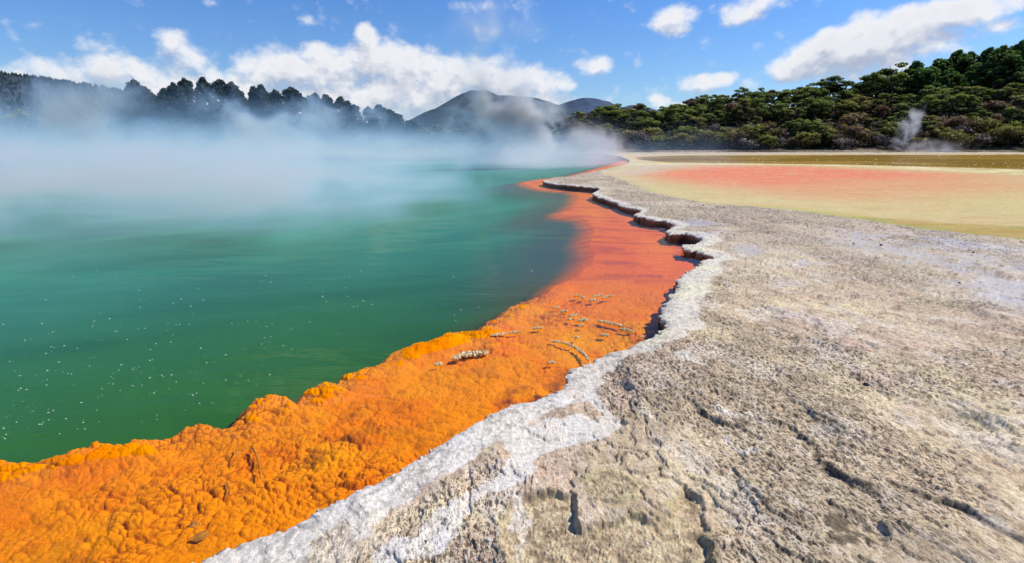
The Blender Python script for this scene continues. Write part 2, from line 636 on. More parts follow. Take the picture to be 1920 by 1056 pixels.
# ---------------------------------------------------------------- sinter terrace, flats
MARG = np.clip(.02 * R, .02, 1.5)
near_edge = sd_land > -MARG
face_ok = np.all(near_edge[QUADS], 1) & np.any(sd_land[QUADS] > 0, 1)
ql = QUADS[face_ok]
u, inv = np.unique(ql, return_inverse=True)
ql = inv.reshape(-1, 4)
lp = P[u].copy()
ls = sd_land[u]
snap = ls < 0
outv = near_land[u] - lp                       # points towards the land for the outside verts
nrm = np.zeros_like(lp)
ln = np.hypot(outv[:, 0], outv[:, 1])
nrm[snap] = -(outv[snap] / (ln[snap, None] + 1e-9))
lp[snap] = near_land[u][snap]
ls = np.where(snap, 0, ls)
x, y = lp[:, 0], lp[:, 1]
r = np.hypot(x, y)
lr = np.where(snap, 0, d_rim[u])
N1 = fbm(x * .7, y * .7, 4, 61)
N2 = fbm(x * 2.6, y * 2.6, 4, 62)
# streaked coordinates: the crust is combed towards the viewer
ca, sa = math.cos(math.radians(-80)), math.sin(math.radians(-80))
sx, sy = x * ca + y * sa, -x * sa + y * ca
N3 = fbm(sx * 4.2, sy * 8, 5, 63)
N4 = fbm(sx * 14, sy * 26, 4, 64)
N5 = fbm(x * 24, y * 24, 2, 65)
# thin broken plates: level sets of a warped field stepped into low scarps
pf = 3.6 * fbm(sx * .62 + .35 * N2, sy * 1.05 + .35 * N2, 6, 66, .58) + .9 * N1 + .16 * N4
pl_f = pf * 1.5 - np.floor(pf * 1.5)
plate = np.floor(pf * 1.5) + sst(0, .10, pl_f) + .35 * pl_f
plate_edge = np.exp(-((pl_f - .03) / .05) ** 2) * sst(-.15, .25, fbm(x * 1.9, y * 1.9, 3, 70))
# small sharp pits, longer along the combing
p1, p2, pid = worley(sx * 12 + .6 * N3, sy * 38 + .6 * N3, 7)
zone = sst(-.3, .3, fbm(x * .8, y * .8, 3, 79))
hole = (1 - sst(.16, .34, p1 + .25 * N5)) * (pid > .72 - .28 * zone)
h1, h2, hid = worley(x * 42 + .6 * N5, y * 42, 8)
grain = dome(h1, h2) * (.2 + hid)
pits = np.clip(.8 * hole + .5 * sst(.30, .42, N4), 0, 1)
W1 = .10 * fbm(x * 2.2, y * 2.2, 4, 67) + .04 * fbm(x * 9, y * 9, 3, 68)

# masks
rimw = (.30 + .16 * fbm(x * .8, y * .8, 3, 71) + .20 * (1 - sst(1.6, 3.0, y)) + .05 * sst(4, 9, r)) * (1 - .35 * sst(9, 20, r))
rim = 1 - sst(.75, 1.25, (lr + W1 * .8) / np.clip(rimw, .12, 1))
white = rim.copy()
for reg, soft, amt in (([(300, 1070), (437, 1013), (620, 940), (735, 888), (830, 828), (955, 762), (1046, 732), (1080, 735), (1130, 752), (1165, 790), (1140, 815), (1080, 825), (1012, 850), (995, 888),
                         (940, 908), (885, 940), (850, 985), (820, 1035), (740, 1062), (690, 1075)], .05, 1.0),
                       ([(1250, 672), (1290, 664), (1335, 700), (1300, 696)], .03, .68),
                       ([(1205, 735), (1230, 730), (1238, 742), (1215, 746)], .02, .8),
                       ([(1335, 805), (1370, 815), (1425, 845), (1405, 858), (1360, 840)], .03, .62),
                       ([(1325, 760), (1350, 765), (1390, 785), (1365, 790)], .03, .55),
                       ([(963, 980), (978, 930), (985, 975), (972, 1040)], .03, .55)):
    m_, _ = in_px(lp, reg, soft, .2, W1 * .7)
    white = np.maximum(white, m_ * amt)
# tan islands inside the white apron
isl = np.zeros(len(lp))
for reg in ([(560, 1075), (572, 1012), (600, 985), (640, 980), (668, 1000), (700, 985), (740, 960), (790, 935), (840, 900), (897, 850), (935, 825), (955, 826), (948, 856), (912, 895), (870, 925),
             (805, 962), (768, 1000), (725, 1030), (690, 1075)],
            [(985, 795), (1010, 780), (1060, 765), (1100, 755), (1130, 775), (1110, 780), (1085, 772), (1050, 785), (1020, 795), (990, 805)]):
    m_, _ = in_px(lp, reg, .04, .2, W1 * .9)
    isl = np.maximum(isl, m_)
rag = fbm(x * 3.5, y * 3.5, 6, 88, .62)
white = white * (1 - isl)
white = sst(.30, .68, white + .62 * rag * (1 - .45 * rim) - .10 * sst(.0, .4, N4))
white = white * (.82 + .18 * sst(-.2, .2, N3))
panA, sdA = in_px(lp, [(981, 930), (1005, 925), (1028, 921), (1055, 928), (1072, 928), (1076, 950), (1084, 982), (1100, 986), (1130, 972), (1163, 968), (1185, 960), (1215, 968), (1250, 964),
                       (1262, 945), (1275, 925), (1285, 905), (1300, 915), (1316, 938), (1326, 975), (1332, 1010), (1330, 1060), (1335, 1200), (960, 1200), (975, 1060), (985, 1040), (960, 1010), (950, 970)], .018, .2, W1 * .45 + .035 * N3 + .02 * N5)
panB, sdB = in_px(lp, [(1100, 905), (1115, 886), (1150, 879), (1185, 890), (1196, 908), (1188, 930), (1160, 940), (1120, 936)], .016, .2, W1 * .35 + .01 * N5)
pan = np.maximum(panA, panB)
# scarps running to the lower right: right side stands higher
up = np.zeros(len(lp))
crk = np.zeros(len(lp))
for k, ln_ in enumerate(([(1262, 738), (1289, 754), (1329, 783), (1384, 796), (1430, 790), (1475, 799), (1505, 822), (1530, 843), (1548, 872), (1566, 890), (1605, 912), (1650, 936), (1690, 955)],
                         [(1640, 897), (1690, 914), (1730, 933), (1775, 945), (1805, 955), (1840, 975), (1880, 996), (1930, 1020), (2050, 1080)],
                         [(1560, 960), (1600, 972), (1640, 985), (1680, 1010), (1720, 1040), (1760, 1070)])):
    pl = smooth_poly([at(*q, .2) for q in ln_], 4)
    lo, hi = pl.min(0) - 1.2, pl.max(0) + 1.2
    bx = np.where((x > lo[0]) & (x < hi[0]) & (y > lo[1]) & (y < hi[1]))[0]
    w1 = fbm(x[bx] * 7, y[bx] * 7, 4, 96) * .055 + fbm(x[bx] * 25, y[bx] * 25, 3, 97) * .022
    Q = lp[bx] + np.stack([w1, -w1], 1) + np.stack([W1[bx], -W1[bx]], 1) * .4
    dd, cc_ = seg_dist(Q, pl)
    t0 = pl[-1] - pl[0]
    side = np.sign((Q[:, 0] - cc_[:, 0]) * -t0[1] + (Q[:, 1] - cc_[:, 1]) * t0[0])
    s = dd * side
    endf = np.minimum(np.linalg.norm(cc_ - pl[0], axis=1), np.linalg.norm(cc_ - pl[-1], axis=1))
    endf = sst(0, .35, endf) * (.55 + .6 * sst(-.3, .3, fbm(x[bx] * 3.5, y[bx] * 3.5, 3, 98)))
    amp = (.028, .026, .018)[k]
    up[bx] += endf * amp * (sst(-.015, .022, s) * np.exp(-np.clip(s, 0, 9) * 2.2) - .3 * np.exp(-np.clip(-s, 0, 9) * 5) * (s < 0))
    crk[bx] = np.maximum(crk[bx], endf * np.exp(-((s + .006) / .015) ** 2))  # crack line that also paints the scarps' shaded faces dark
pit2, _ = in_px(lp, [(1565, 1000), (1590, 985), (1640, 990), (1660, 1005), (1640, 1015), (1600, 1012), (1575, 1020)], .03, .2, W1)

# the coloured flats behind the rock
FL = [(1128, 324), (1170, 340), (1220, 362), (1245, 368), (1275, 374), (1330, 382), (1402, 388), (1450, 391), (1497, 394), (1540, 400), (1585, 407), (1621, 411), (1680, 421), (1767, 433), (1840, 441), (1920, 449), (2300, 500), (2900, 520), (2900, 285), (1160, 288), (1172, 305)]
flw = .12 * fbm(x * .8, y * .8, 4, 72) + .25 * fbm(x * .2, y * .2, 3, 73)
flat, sd_fl = in_px(lp, FL, .12, .12, flw * sst(4, 12, r))
wetp = np.zeros(len(lp))
for reg, soft, amt in (([(1560, 425), (1700, 428), (1920, 462), (2400, 520), (2400, 720), (1920, 590), (1820, 545), (1745, 515), (1640, 470), (1540, 450)], .35, .95),
                       ([(1265, 412), (1290, 405), (1345, 410), (1360, 418), (1310, 422), (1272, 419)], .12, 1),
                       ([(1300, 436), (1345, 432), (1350, 437), (1320, 441)], .1, .7),
                       ([(1366, 462), (1395, 452), (1440, 461), (1450, 470), (1415, 476), (1385, 472)], .1, 1),
                       ([(1478, 484), (1500, 481), (1522, 491), (1500, 495)], .06, 1), ([(1528, 487), (1545, 485), (1555, 491), (1540, 493)], .06, .9),
                       ([(1440, 520), (1475, 510), (1530, 520), (1500, 535), (1450, 545), (1400, 540)], .12, .6),
                       ([(1480, 575), (1520, 580), (1540, 615), (1500, 600)], .1, .5), ([(1400, 380), (1460, 383), (1440, 388), (1400, 386)], .2, .5)):
    m_, _ = in_px(lp, reg, soft, .18, W1 * 2.2)
    wetp = np.maximum(wetp, m_ * amt)
wetp = wetp * (1 - flat)
wet = wetp * sst(-.25, .25, .12 - N2 * .9 - N3 * .8 + .3 * fbm(x * 1.1, y * 2.6, 4, 123))

# heights
rough_amt = (.6 + .6 * zone) * (1 - flat) * (1 - .75 * rim) * (1 - .8 * wet) * (1 - .6 * white)
z = rim_z(r) + .03 * N1 * (1 - flat) + .012 * N2 * (1 - flat)
z = z + (1 - flat) * (1 - .6 * rim) * (1 - .7 * wet) * (1 - pan) * .015 * plate
z = z + rough_amt * (.0050 * N3 + .0005 * N4 + .0030 * N5) * (1 + .4 * sst(3, 7, r))
z = z - rough_amt * (.006 * hole) * (1 - pan)
z = z + (1 - flat) * rim * (.010 * fbm(x * 3, y * 3, 4, 75) + .004 * N5)
z = z - .058 * panA - .014 * panB + pan * (.004 * N5 + .009 * grain)
z = z + up * (1 + .5 * N3) - .014 * pit2 * (1 + 2 * N3)
z = z - .018 * np.exp(-(lr / .02)) - .012 * np.exp(-(lr / .09) ** 2)
z = z - .012 * sst(5, 14, r) * sst(.5, 6, lr) - .02 * flat
grit = sst(.35, .6, fbm(x * 11, y * 11, 3, 77)) * sst(5, 9, r) * (1 - flat)
z = z + .018 * grit * (1 - .4 * wet)

# colours
tan = np.array([.54, .425, .275])
tan2 = np.array([.47, .38, .245])
pinkish = np.array([.54, .405, .295])
col = np.tile(tan, (len(lp), 1))
col = mixc(col, tan2, sst(-.1, .25, N1))
col = mixc(col, pinkish, sst(-.05, .25, fbm(x * .9 + 4, y * .9, 5, 81)) * .85)
cream = sst(.08, .34, fbm(x * 1.4, y * 1.4, 6, 82, .6))
col = mixc(col, [.66, .56, .35], cream * .7)
col = mixc(col, [.66, .60, .50], sst(.12, .3, fbm(sx * 2.2, sy * 3.6, 6, 80, .62)) * .55)
col = mixc(col, [.30, .23, .15], sst(.05, .4, N3 + .5 * N2) * .4 * (1 - .5 * cream))
col = mixc(col, [.64, .56, .44], sst(.10, .35, -N4 - .4 * N5) * .4)
col = col * (.92 + .16 * hid)[:, None]
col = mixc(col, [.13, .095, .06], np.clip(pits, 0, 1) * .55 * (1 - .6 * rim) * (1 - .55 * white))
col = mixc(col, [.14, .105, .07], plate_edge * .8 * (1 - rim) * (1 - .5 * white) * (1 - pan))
col = mixc(col, [.42, .37, .285], sst(6, 12, r) * .45 * (1 - grit))
col = mixc(col, [.17, .145, .11], grit * .75 * sst(-.1, .3, N2 + .1))
col = mixc(col, [.07, .05, .03], np.exp(-((sdA - .006) / .02) ** 2) * .45 * sst(-.2, .2, N2))  # shadow along the hollow's wall, painted as a dark line
col = mixc(col, [.43, .335, .205], panA * .85)
col = mixc(col, [.33, .265, .165], panB * .85)
col = col * (1 + pan * (.55 * hid - .28))[:, None]
col = mixc(col, [.62, .55, .33], pan * sst(.15, .45, N5) * .55)
col = mixc(col, [.12, .09, .05], pan * sst(.2, .5, -N5) * .55)
greenrim = np.exp(-((sdA + .02) / .03) ** 2) * sst(-.1, .3, N2) + np.exp(-((sdB + .01) / .035) ** 2)
col = mixc(col, [.42, .40, .10], np.clip(greenrim, 0, 1) * .14)
nearw = (1 - sst(3.0, 4.6, r))[:, None]
wht = np.array([.67, .60, .48]) * (1 - nearw) + np.array([.68, .625, .535]) * nearw
col = mixc(col, wht * (1 + .05 * N2)[:, None], white * .93)
col = mixc(col, [.60, .585, .56], white * nearw[:, 0] * sst(0, .4, fbm(x * 2 + 9, y * 2, 3, 83)) * .35)
col = mixc(col, [.74, .70, .42], rim * sst(.15, .45, fbm(x * 1.7 + 2, y * 1.7, 4, 84)) * .5 * sst(2.6, 4.0, r))
vein = sst(.80, .97, 1 - np.abs(fbm(x * 5, y * 5, 4, 85)) * 2.6)
col = mixc(col, [.30, .26, .20], vein * .38 * np.clip(rim + white, 0, 1))
col = mixc(col, [.22, .19, .15], sst(.12, .4, N5 * .6 + N4 * .6) * rim * .45)
col = mixc(col, [.075, .06, .04], np.clip(crk * .75 + pit2 * .8 * sst(-.2, .2, N5), 0, 1))
col = mixc(col, [.47, .43, .40], wet * .55)
col = mixc(col, [.54, .53, .53], wetp * sst(.05, .4, N1 + .2) * .5)
warm = (1 - .75 * np.clip(white, 0, 1)) * (1 - .5 * wet)
col = col * (1 + warm[:, None] * np.array([.055, .0, -.045]))
# flats: yellow apron, coral-pink sheet, ochre pool with crust
q = np.stack([x, y], 1)
sd_ = np.clip(sd_fl, -5, 60)
fcol = np.tile(np.array([.61, .485, .22]), (len(lp), 1))
fn = fbm(x * .35, y * .9, 4, 91)
fcol = mixc(fcol, [.62, .44, .21], sst(-.05, .35, fn) * .8)
fil = fbm(x * .5 + .6 * fn, y * 2.2 + .8 * fn, 6, 89, .6)
lf = flw * 3 + 1.6 * fil
grn, _ = in_px(lp, [(1600, 404), (1700, 411), (1800, 418), (1930, 424), (2600, 455), (2600, 540), (1920, 455), (1767, 439), (1680, 427), (1620, 414)], .3, .12, flw * 1.5)
grn2, _ = in_px(lp, [(1390, 381), (1470, 386), (1530, 390), (1620, 402), (1600, 408), (1497, 396), (1400, 390)], .5, .12, flw)
fcol = mixc(fcol, [.44, .29, .045], grn * (.55 + .4 * sst(-.2, .25, fil)))
fcol = mixc(fcol, [.34, .36, .10], grn * sst(.05, .3, fbm(x * .7 + 3, y * 1.5, 4, 121)) * .7)
fcol = mixc(fcol, [.50, .40, .10], grn2 * .55)
edge_g = np.exp(-((sd_fl - .12) / .22) ** 2) * sst(6, 14, r) * sst(3, 9, x)
fcol = mixc(fcol, [.36, .40, .13], edge_g * .85)
pnk, _ = in_px(lp, [(1150, 326), (1240, 312), (1400, 309), (1560, 312), (1750, 320), (1900, 330), (1920, 352), (1830, 364), (1700, 372), (1560, 372), (1420, 362), (1300, 350), (1210, 338)], 2.6, .1, lf)
pnk2, _ = in_px(lp, [(1195, 325), (1330, 314), (1480, 312), (1680, 322), (1800, 328), (1700, 336), (1560, 336), (1500, 350), (1380, 346), (1260, 336)], 3.0, .1, lf)
fcol = mixc(fcol, [.68, .33, .165], pnk * .85)
fcol = mixc(fcol, [.76, .24, .135], pnk2 * .95)
fcol = mixc(fcol, [.62, .40, .21], sst(20, 34, x) * (1 - sst(48, 62, y)) * .55)
pale, _ = in_px(lp, [(1130, 323), (1200, 308), (1300, 306), (1250, 318), (1190, 334), (1230, 352), (1170, 340)], 1.6, .1, lf)
fcol = mixc(fcol, [.58, .50, .35], pale * .75)
crust, _ = in_px(lp, [(1200, 306), (1400, 306.5), (1600, 309.5), (1760, 314), (1930, 318), (2500, 330), (2500, 355), (1930, 329), (1800, 322), (1600, 312.5), (1480, 309), (1200, 309)], .8, .1, lf * .7)
spk = sst(-.1, .25, fbm(x * 1.4, y * .8, 4, 92))
fcol = mixc(fcol, [.76, .66, .34], crust * (.45 + .5 * spk))
fcol = mixc(fcol, [.36, .27, .09], crust * (1 - spk) * .5 * sst(1600, 1900, 960 + 1000 * x / np.maximum(y, 1)))
shore_b, sd_oc = in_px(lp, [(1190, 294), (1290, 291.5), (1420, 291), (1550, 290), (1750, 290), (1920, 289.5), (2600, 292), (2600, 322), (1920, 316.5), (1760, 312.5), (1600, 308.5), (1400, 306), (1250, 304), (1195, 299)], .6, .1, lf * .4)
fcol = mixc(fcol, [.36, .205, .018], shore_b)
fcol = mixc(fcol, [.13, .075, .012], shore_b * sst(-.05, .25, fbm(x * .05 + 2, y * .22, 4, 122)) * .5)  # dark bands stand in for reflections, put into the water's colour
fcol = mixc(fcol, [.40, .25, .05], shore_b * sst(.0, .4, fbm(x * .12, y * .25, 3, 93)) * .7)
bank = (1 - shore_b) * sst(74, 80, y)
fcol = mixc(fcol, [.50, .41, .27], bank * .9)
fcol = mixc(fcol, [.14, .10, .06], bank * sst(-.1, .25, fbm(x * .13, y * .3, 4, 99)) * sst(86, 96, y) * .9)
fcol = mixc(fcol, [.62, .50, .26], sst(.10, .35, fil) * .35 * (1 - shore_b))
fcol = mixc(fcol, [.46, .27, .13], sst(.14, .40, -fil) * .16 * (1 - shore_b))
fcol = fcol * (1 + .10 * N5 + .10 * fbm(x * 3, y * 7, 4, 90))[:, None]
col = col + (fcol - col) * flat[:, None]
z = z + flat * (-.05 * shore_b + .35 * sst(84, 100, y) + .05 * bank * fbm(x * .3, y * .3, 3, 94) + .012 * crust * spk)
wet2 = np.clip(np.maximum(wet * .8, flat * (.28 + .2 * grn) * (1 - bank)), 0, 1)
wet2 = np.clip(np.maximum(wet2, flat * shore_b * .9), 0, 1)

# rim wall with an undercut, extruded from the snapped border
e = np.concatenate([ql[:, [0, 1]], ql[:, [1, 2]], ql[:, [2, 3]], ql[:, [3, 0]]])
key = np.sort(e, 1)
uk, first, cnt = np.unique(key[:, 0].astype(np.int64) * len(lp) + key[:, 1], return_index=True, return_counts=True)
be = e[first[cnt == 1]]
be = be[snap[be].all(1)]
bv = np.unique(be)
lutv = np.full(len(lp), -1)
n0 = len(lp)
bn = nrm[bv]
bt = .6 + .8 * (vnoise(lp[bv, 0] * 3.1, lp[bv, 1] * 3.1, 5) * .5 + .5)
rings = [(.006, -.012, .3), (.004, -.030, .6), (-.020, -.040, .9), (-.016, -.070, .8), (-.036, -.080, 1), (-.034, -.115, .9), (-.055, -.13, 1), (-.05, -.30, 1)]
Vz = np.stack([x, y, z], 1)
allV, allC, allW, allF = [Vz], [np.clip(col, 0, 1)], [wet2], [ql]
prev = bv
lut_prev = {}
lutv[bv] = np.arange(len(bv))
bi = lutv[be]
wall = np.array([.18, .14, .095])
for k, (off, dz, dk) in enumerate(rings):
    base = n0 + k * len(bv)
    rag = fbm(lp[bv, 0] * 5 + k * 3, lp[bv, 1] * 5, 3, 95) * .024
    v = np.stack([lp[bv, 0] + bn[:, 0] * (off * bt + rag), lp[bv, 1] + bn[:, 1] * (off * bt + rag), z[bv] + dz * (.8 + .2 * bt)], 1)
    allV.append(v)
    cw = col[bv] * (1 - dk) + wall * dk * (1 + .5 * vnoise(lp[bv, 0] * 3, lp[bv, 1] * 3, k))[:, None]
    allC.append(np.clip(cw, 0, 1))
    allW.append(np.full(len(bv), .3 * (k > 5)))
    a = (bi + (n0 + (k - 1) * len(bv))) if k else be
    b = bi + base
    allF.append(np.stack([a[:, 1], a[:, 0], b[:, 0], b[:, 1]], 1))
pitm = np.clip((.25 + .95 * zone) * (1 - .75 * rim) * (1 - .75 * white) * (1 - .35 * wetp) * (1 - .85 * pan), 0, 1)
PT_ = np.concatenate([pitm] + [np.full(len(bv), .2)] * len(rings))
V, C_, W_, F_ = np.concatenate(allV), np.concatenate(allC), np.concatenate(allW), np.concatenate(allF)
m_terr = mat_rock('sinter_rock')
m_flat = mat_vcol('wet_flat', .75, .0, .003, 14, True, .07, .34)
flat_f = np.zeros(len(F_), bool)
flat_f[:len(ql)] = flat[ql].mean(1) > .5
for nm, sel, mt in (('sinter_terrace', ~flat_f, m_terr), ('mineral_flat', flat_f, m_flat)):
    uu, ii = np.unique(F_[sel], return_inverse=True)
    o = obj(nm, np_mesh(nm, V[uu], ii.reshape(-1, 4), True, {'wet': W_[uu], 'pit': PT_[uu]}, {'col': C_[uu]}), mt)
    tag(o, kind='structure')

# coarse surroundings outside the fine grid, at and behind the camera
def flat_sheet(name, quad, zz, mat, n=24):
    a, b, c_, d_ = [np.array(v, float) for v in quad]
    V_ = []
    for i in range(n + 1):
        for j in range(n + 1):
            s, t = i / n, j / n
            V_.append(list((a * (1 - s) + b * s) * (1 - t) + (d_ * (1 - s) + c_ * s) * t) + [zz])
    F2 = [(i * (n + 1) + j, (i + 1) * (n + 1) + j, (i + 1) * (n + 1) + j + 1, i * (n + 1) + j + 1) for i in range(n) for j in range(n)]
    o_ = obj(name, np_mesh(name, np.array(V_), np.array(F2)), mat)
    return tag(o_, kind='structure')


m_soil = mat_plain('dark_soil', (.10, .085, .05), .95, .4, .8, .05)
flat_sheet('ground', [(-6000, -600), (6000, -600), (6000, 9000), (-6000, 9000)], -1.6, m_soil, 30)

# ---------------------------------------------------------------- water of the pool
m_water = mat_water('pool_water')
bm = bmesh.new()
pts = [(-150, -8), (40, -8), (40, 99), (-150, 99)]
bm.faces.new([bm.verts.new((a, b, 0)) for a, b in pts])
me = bpy.data.meshes.new('water')
bm.to_mesh(me)
bm.free()
tag(obj('water', me, m_water), kind='structure')

# ================================================================== HILLS AND BANKS
def prof(pts):
    a = np.array(pts, float)
    return lambda v: np.interp(v, a[:, 0], a[:, 1])


SK_UP = 9
sky_r = prof([(a_, b_ - SK_UP) for a_, b_ in [(700, 275), (960, 262), (1010, 245), (1080, 226), (1130, 207), (1180, 203), (1220, 205), (1260, 197), (1300, 184), (1345, 168), (1390, 176), (1430, 169), (1470, 172), (1520, 156),
              (1570, 155), (1610, 148), (1650, 128), (1700, 124), (1750, 112), (1800, 102), (1850, 88), (1920, 82), (2100, 60), (2600, 60)]])
hgt_r = prof([(700, 3), (1080, 4.5), (1200, 5), (1600, 6), (1680, 8), (2600, 9)])


def slope_of(px, py):
    b = -(py - 528) / 1000
    return (b * CP - SP) / (b * SP + CP)


def hill_z(x, y):
    px = 960 + 1030 * x / y
    gl = H + 148 * slope_of(px, sky_r(px)) - hgt_r(px)
    gl = np.maximum(gl, 1.0)
    t = np.clip((y - 100) / 48, 0, 1.25)
    s = np.where(t < 1, t ** 1.15, 1 - (t - 1) * .3)
    return .42 + gl * s


cols = np.linspace(-1.7, 1.9, 260)
rows = np.concatenate([np.linspace(96, 150, 70), np.linspace(154, 240, 12)])
gy, gx = np.meshgrid(rows, cols, indexing='ij')
gx = gx * gy
hz = hill_z(gx.ravel(), gy.ravel())
nx_, ny_ = gx.ravel(), gy.ravel()
nn = fbm(nx_ * .25, ny_ * .25, 5, 101)
hz = hz + nn * .9 * sst(100, 108, ny_)
hz = np.where(ny_ < 97.5, hz - 1.2 * (97.5 - ny_), hz)
idg = np.arange(len(hz)).reshape(len(rows), len(cols))
qg = np.stack([idg[:-1, :-1], idg[:-1, 1:], idg[1:, 1:], idg[1:, :-1]], -1).reshape(-1, 4)
hc = np.tile(np.array([.085, .062, .04]), (len(hz), 1))
hc = mixc(hc, [.05, .06, .022], sst(0, .4, fbm(nx_ * .2, ny_ * .2, 4, 102)))
hc = mixc(hc, [.30, .23, .15], (1 - sst(98, 104 + 3 * nn, ny_)) * sst(-.2, .3, fbm(nx_ * .12, ny_ * .12, 3, 103) + .05))
m_hill = mat_vcol('hill_soil', .95, .1, .25, 2.2, False, .4)
tag(obj('hillside', np_mesh('hillside', np.stack([nx_, ny_, hz], 1), qg, True, None, {'col': hc}), m_hill), kind='structure')


def ridge(name, depth, line, thick, mat, foot=290, seed=0, rough=1.0, nrow=26):
    """a far hill whose crest follows the skyline; slopes run towards the viewer"""
    f = prof(line)
    pxs = np.arange(line[0][0], line[-1][0] + 1, 3.0)
    z1 = np.array([H + depth * slope_of(p, f(p)) for p in pxs])
    z0 = 0.0
    V_ = []
    for i in range(nrow):
        t = i / (nrow - 1)
        yy = depth - thick * (1 - t)
        k = t ** 1.0
        xw = (pxs - 960) / 1030 * depth
        rel = fbm(xw / depth * 22 + t * .6, np.full_like(xw, t * 3 + seed), 5, 110 + seed)
        zz = z0 + (z1 - z0) * (k ** .8) + rel * rough * (z1 + 5) * .16 * (1 - t) ** .5 * t ** .5 * 2
        V_.append(np.stack([xw, np.full_like(xw, yy) + rel * thick * .12, zz], 1))
    V_ = np.concatenate(V_)
    g_ = np.arange(len(V_)).reshape(nrow, len(pxs))
    q_ = np.stack([g_[:-1, :-1], g_[:-1, 1:], g_[1:, 1:], g_[1:, :-1]], -1).reshape(-1, 4)
    return tag(obj(name, np_mesh(name, V_, q_), mat), kind='structure'), f


m_mtn = mat_plain('hazy_mountain_scrub', (.026, .052, .066), .95, .55, .035, 8)  # blue haze of distance mixed into the base colour
m_mtn2 = mat_plain('hazy_far_mountain_scrub', (.042, .070, .120), .95, .45, .025, 8)  # farther range, bluer still with painted distance haze
m_lhill = mat_plain('forested_slope', (.040, .055, .070), .95, .5, .06, 3)
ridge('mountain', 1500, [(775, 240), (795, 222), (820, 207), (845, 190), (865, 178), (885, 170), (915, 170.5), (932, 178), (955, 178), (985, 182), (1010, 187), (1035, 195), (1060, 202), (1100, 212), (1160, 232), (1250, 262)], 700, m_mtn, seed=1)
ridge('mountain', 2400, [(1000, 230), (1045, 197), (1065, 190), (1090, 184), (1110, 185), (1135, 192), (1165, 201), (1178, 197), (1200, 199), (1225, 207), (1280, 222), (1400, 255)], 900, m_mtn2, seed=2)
_, lf_ = ridge('hill', 520, [(-500, 95), (-150, 122), (0, 136), (60, 143), (130, 153), (200, 164), (250, 174), (310, 186), (400, 205), (520, 225), (700, 245), (820, 258)], 260, m_lhill, seed=3)

# ================================================================== TREES
def tubes(paths, sides=6):
    V_, F2 = [], []
    for pts, rad in paths:
        base = len(V_)
        for i, (p, r_) in enumerate(zip(pts, rad)):
            p = Vector(p)
            d = (Vector(pts[min(i + 1, len(pts) - 1)]) - Vector(pts[max(i - 1, 0)])).normalized()
            a = d.orthogonal().normalized()
            b = d.cross(a)
            for k in range(sides):
                t = 2 * math.pi * k / sides
                V_.append(tuple(p + (a * math.cos(t) + b * math.sin(t)) * r_))
        for i in range(len(pts) - 1):
            for k in range(sides):
                k2 = (k + 1) % sides
                F2.append((base + i * sides + k, base + i * sides + k2, base + (i + 1) * sides + k2, base + (i + 1) * sides + k))
    return np.array(V_), np.array(F2)


def leaves(clumps, per, size, squash=.6, seed=0, aspect=1.0, up=.5, outward=.45):
    """quads scattered in soft clumps; returns verts, faces, shade"""
    g = np.random.default_rng(seed)
    C0, S0, RAD = [], [], []
    for c_, rad, tone in clumps:
        n = max(6, int(per * (rad ** 1.7)))
        d = g.normal(size=(n, 3))
        d /= np.linalg.norm(d, axis=1)[:, None]
        rr_ = rad * (.45 + .6 * g.random(n) ** .6)
        p = np.array(c_) + d * rr_[:, None] * np.array([1, 1, squash])
        C0.append(np.concatenate([p, d], 1))
        S0.append(np.clip(tone + .26 * d[:, 2] + g.normal(size=n) * .12, 0, 1))  # leaves on top of a clump brighter, painted light from above
    A = np.concatenate(C0)
    sh = np.concatenate(S0)
    n = len(A)
    p, d = A[:, :3], A[:, 3:]
    nor = d * outward + np.array([0, 0, up]) + g.normal(size=(n, 3)) * .55
    nor /= np.linalg.norm(nor, axis=1)[:, None]
    t = np.cross(nor, g.normal(size=(n, 3)))
    t /= np.linalg.norm(t, axis=1)[:, None] + 1e-9
    b = np.cross(nor, t)
    s = size * (.6 + .8 * g.random(n))[:, None]
    t, b = t * s * aspect, b * s
    V_ = np.stack([p - t * .5, p - b * .28, p + t * .5, p + b * .28], 1).reshape(-1, 3)
    F2 = np.arange(4 * n).reshape(-1, 4)
    return V_, F2, np.repeat(sh, 4)


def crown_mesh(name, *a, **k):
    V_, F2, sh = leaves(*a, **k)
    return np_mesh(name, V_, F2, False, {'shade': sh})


m_bark = mat_plain('bark', (.10, .075, .055), .95, .4, 6, .02)
m_deadwood = mat_plain('dead_wood', (.30, .26, .23), .95, .3, 6, .01)
m_pine = mat_leaf('dark_pine_needles', (.018, .030, .026), (.028, .042, .032), (.045, .065, .040), .12)
m_rpine = mat_leaf('pine_needles', (.040, .080, .022), (.065, .112, .028), (.14, .22, .05), .38)
m_kan = mat_leaf('scrub_leaves', (.062, .094, .020), (.12, .13, .03), (.22, .23, .05), .38)
m_olive = mat_leaf('olive_leaves', (.092, .080, .025), (.16, .125, .04), (.28, .24, .065), .35)
m_brown = mat_leaf('rusty_leaves', (.095, .052, .030), (.14, .080, .045), (.24, .14, .075), .25)
m_dry = mat_leaf('dry_twigs', (.10, .065, .058), (.15, .11, .095), (.26, .20, .17), .05)
m_yel = mat_leaf('yellow_green_leaves', (.11, .12, .022), (.15, .14, .030), (.28, .27, .06), .3)


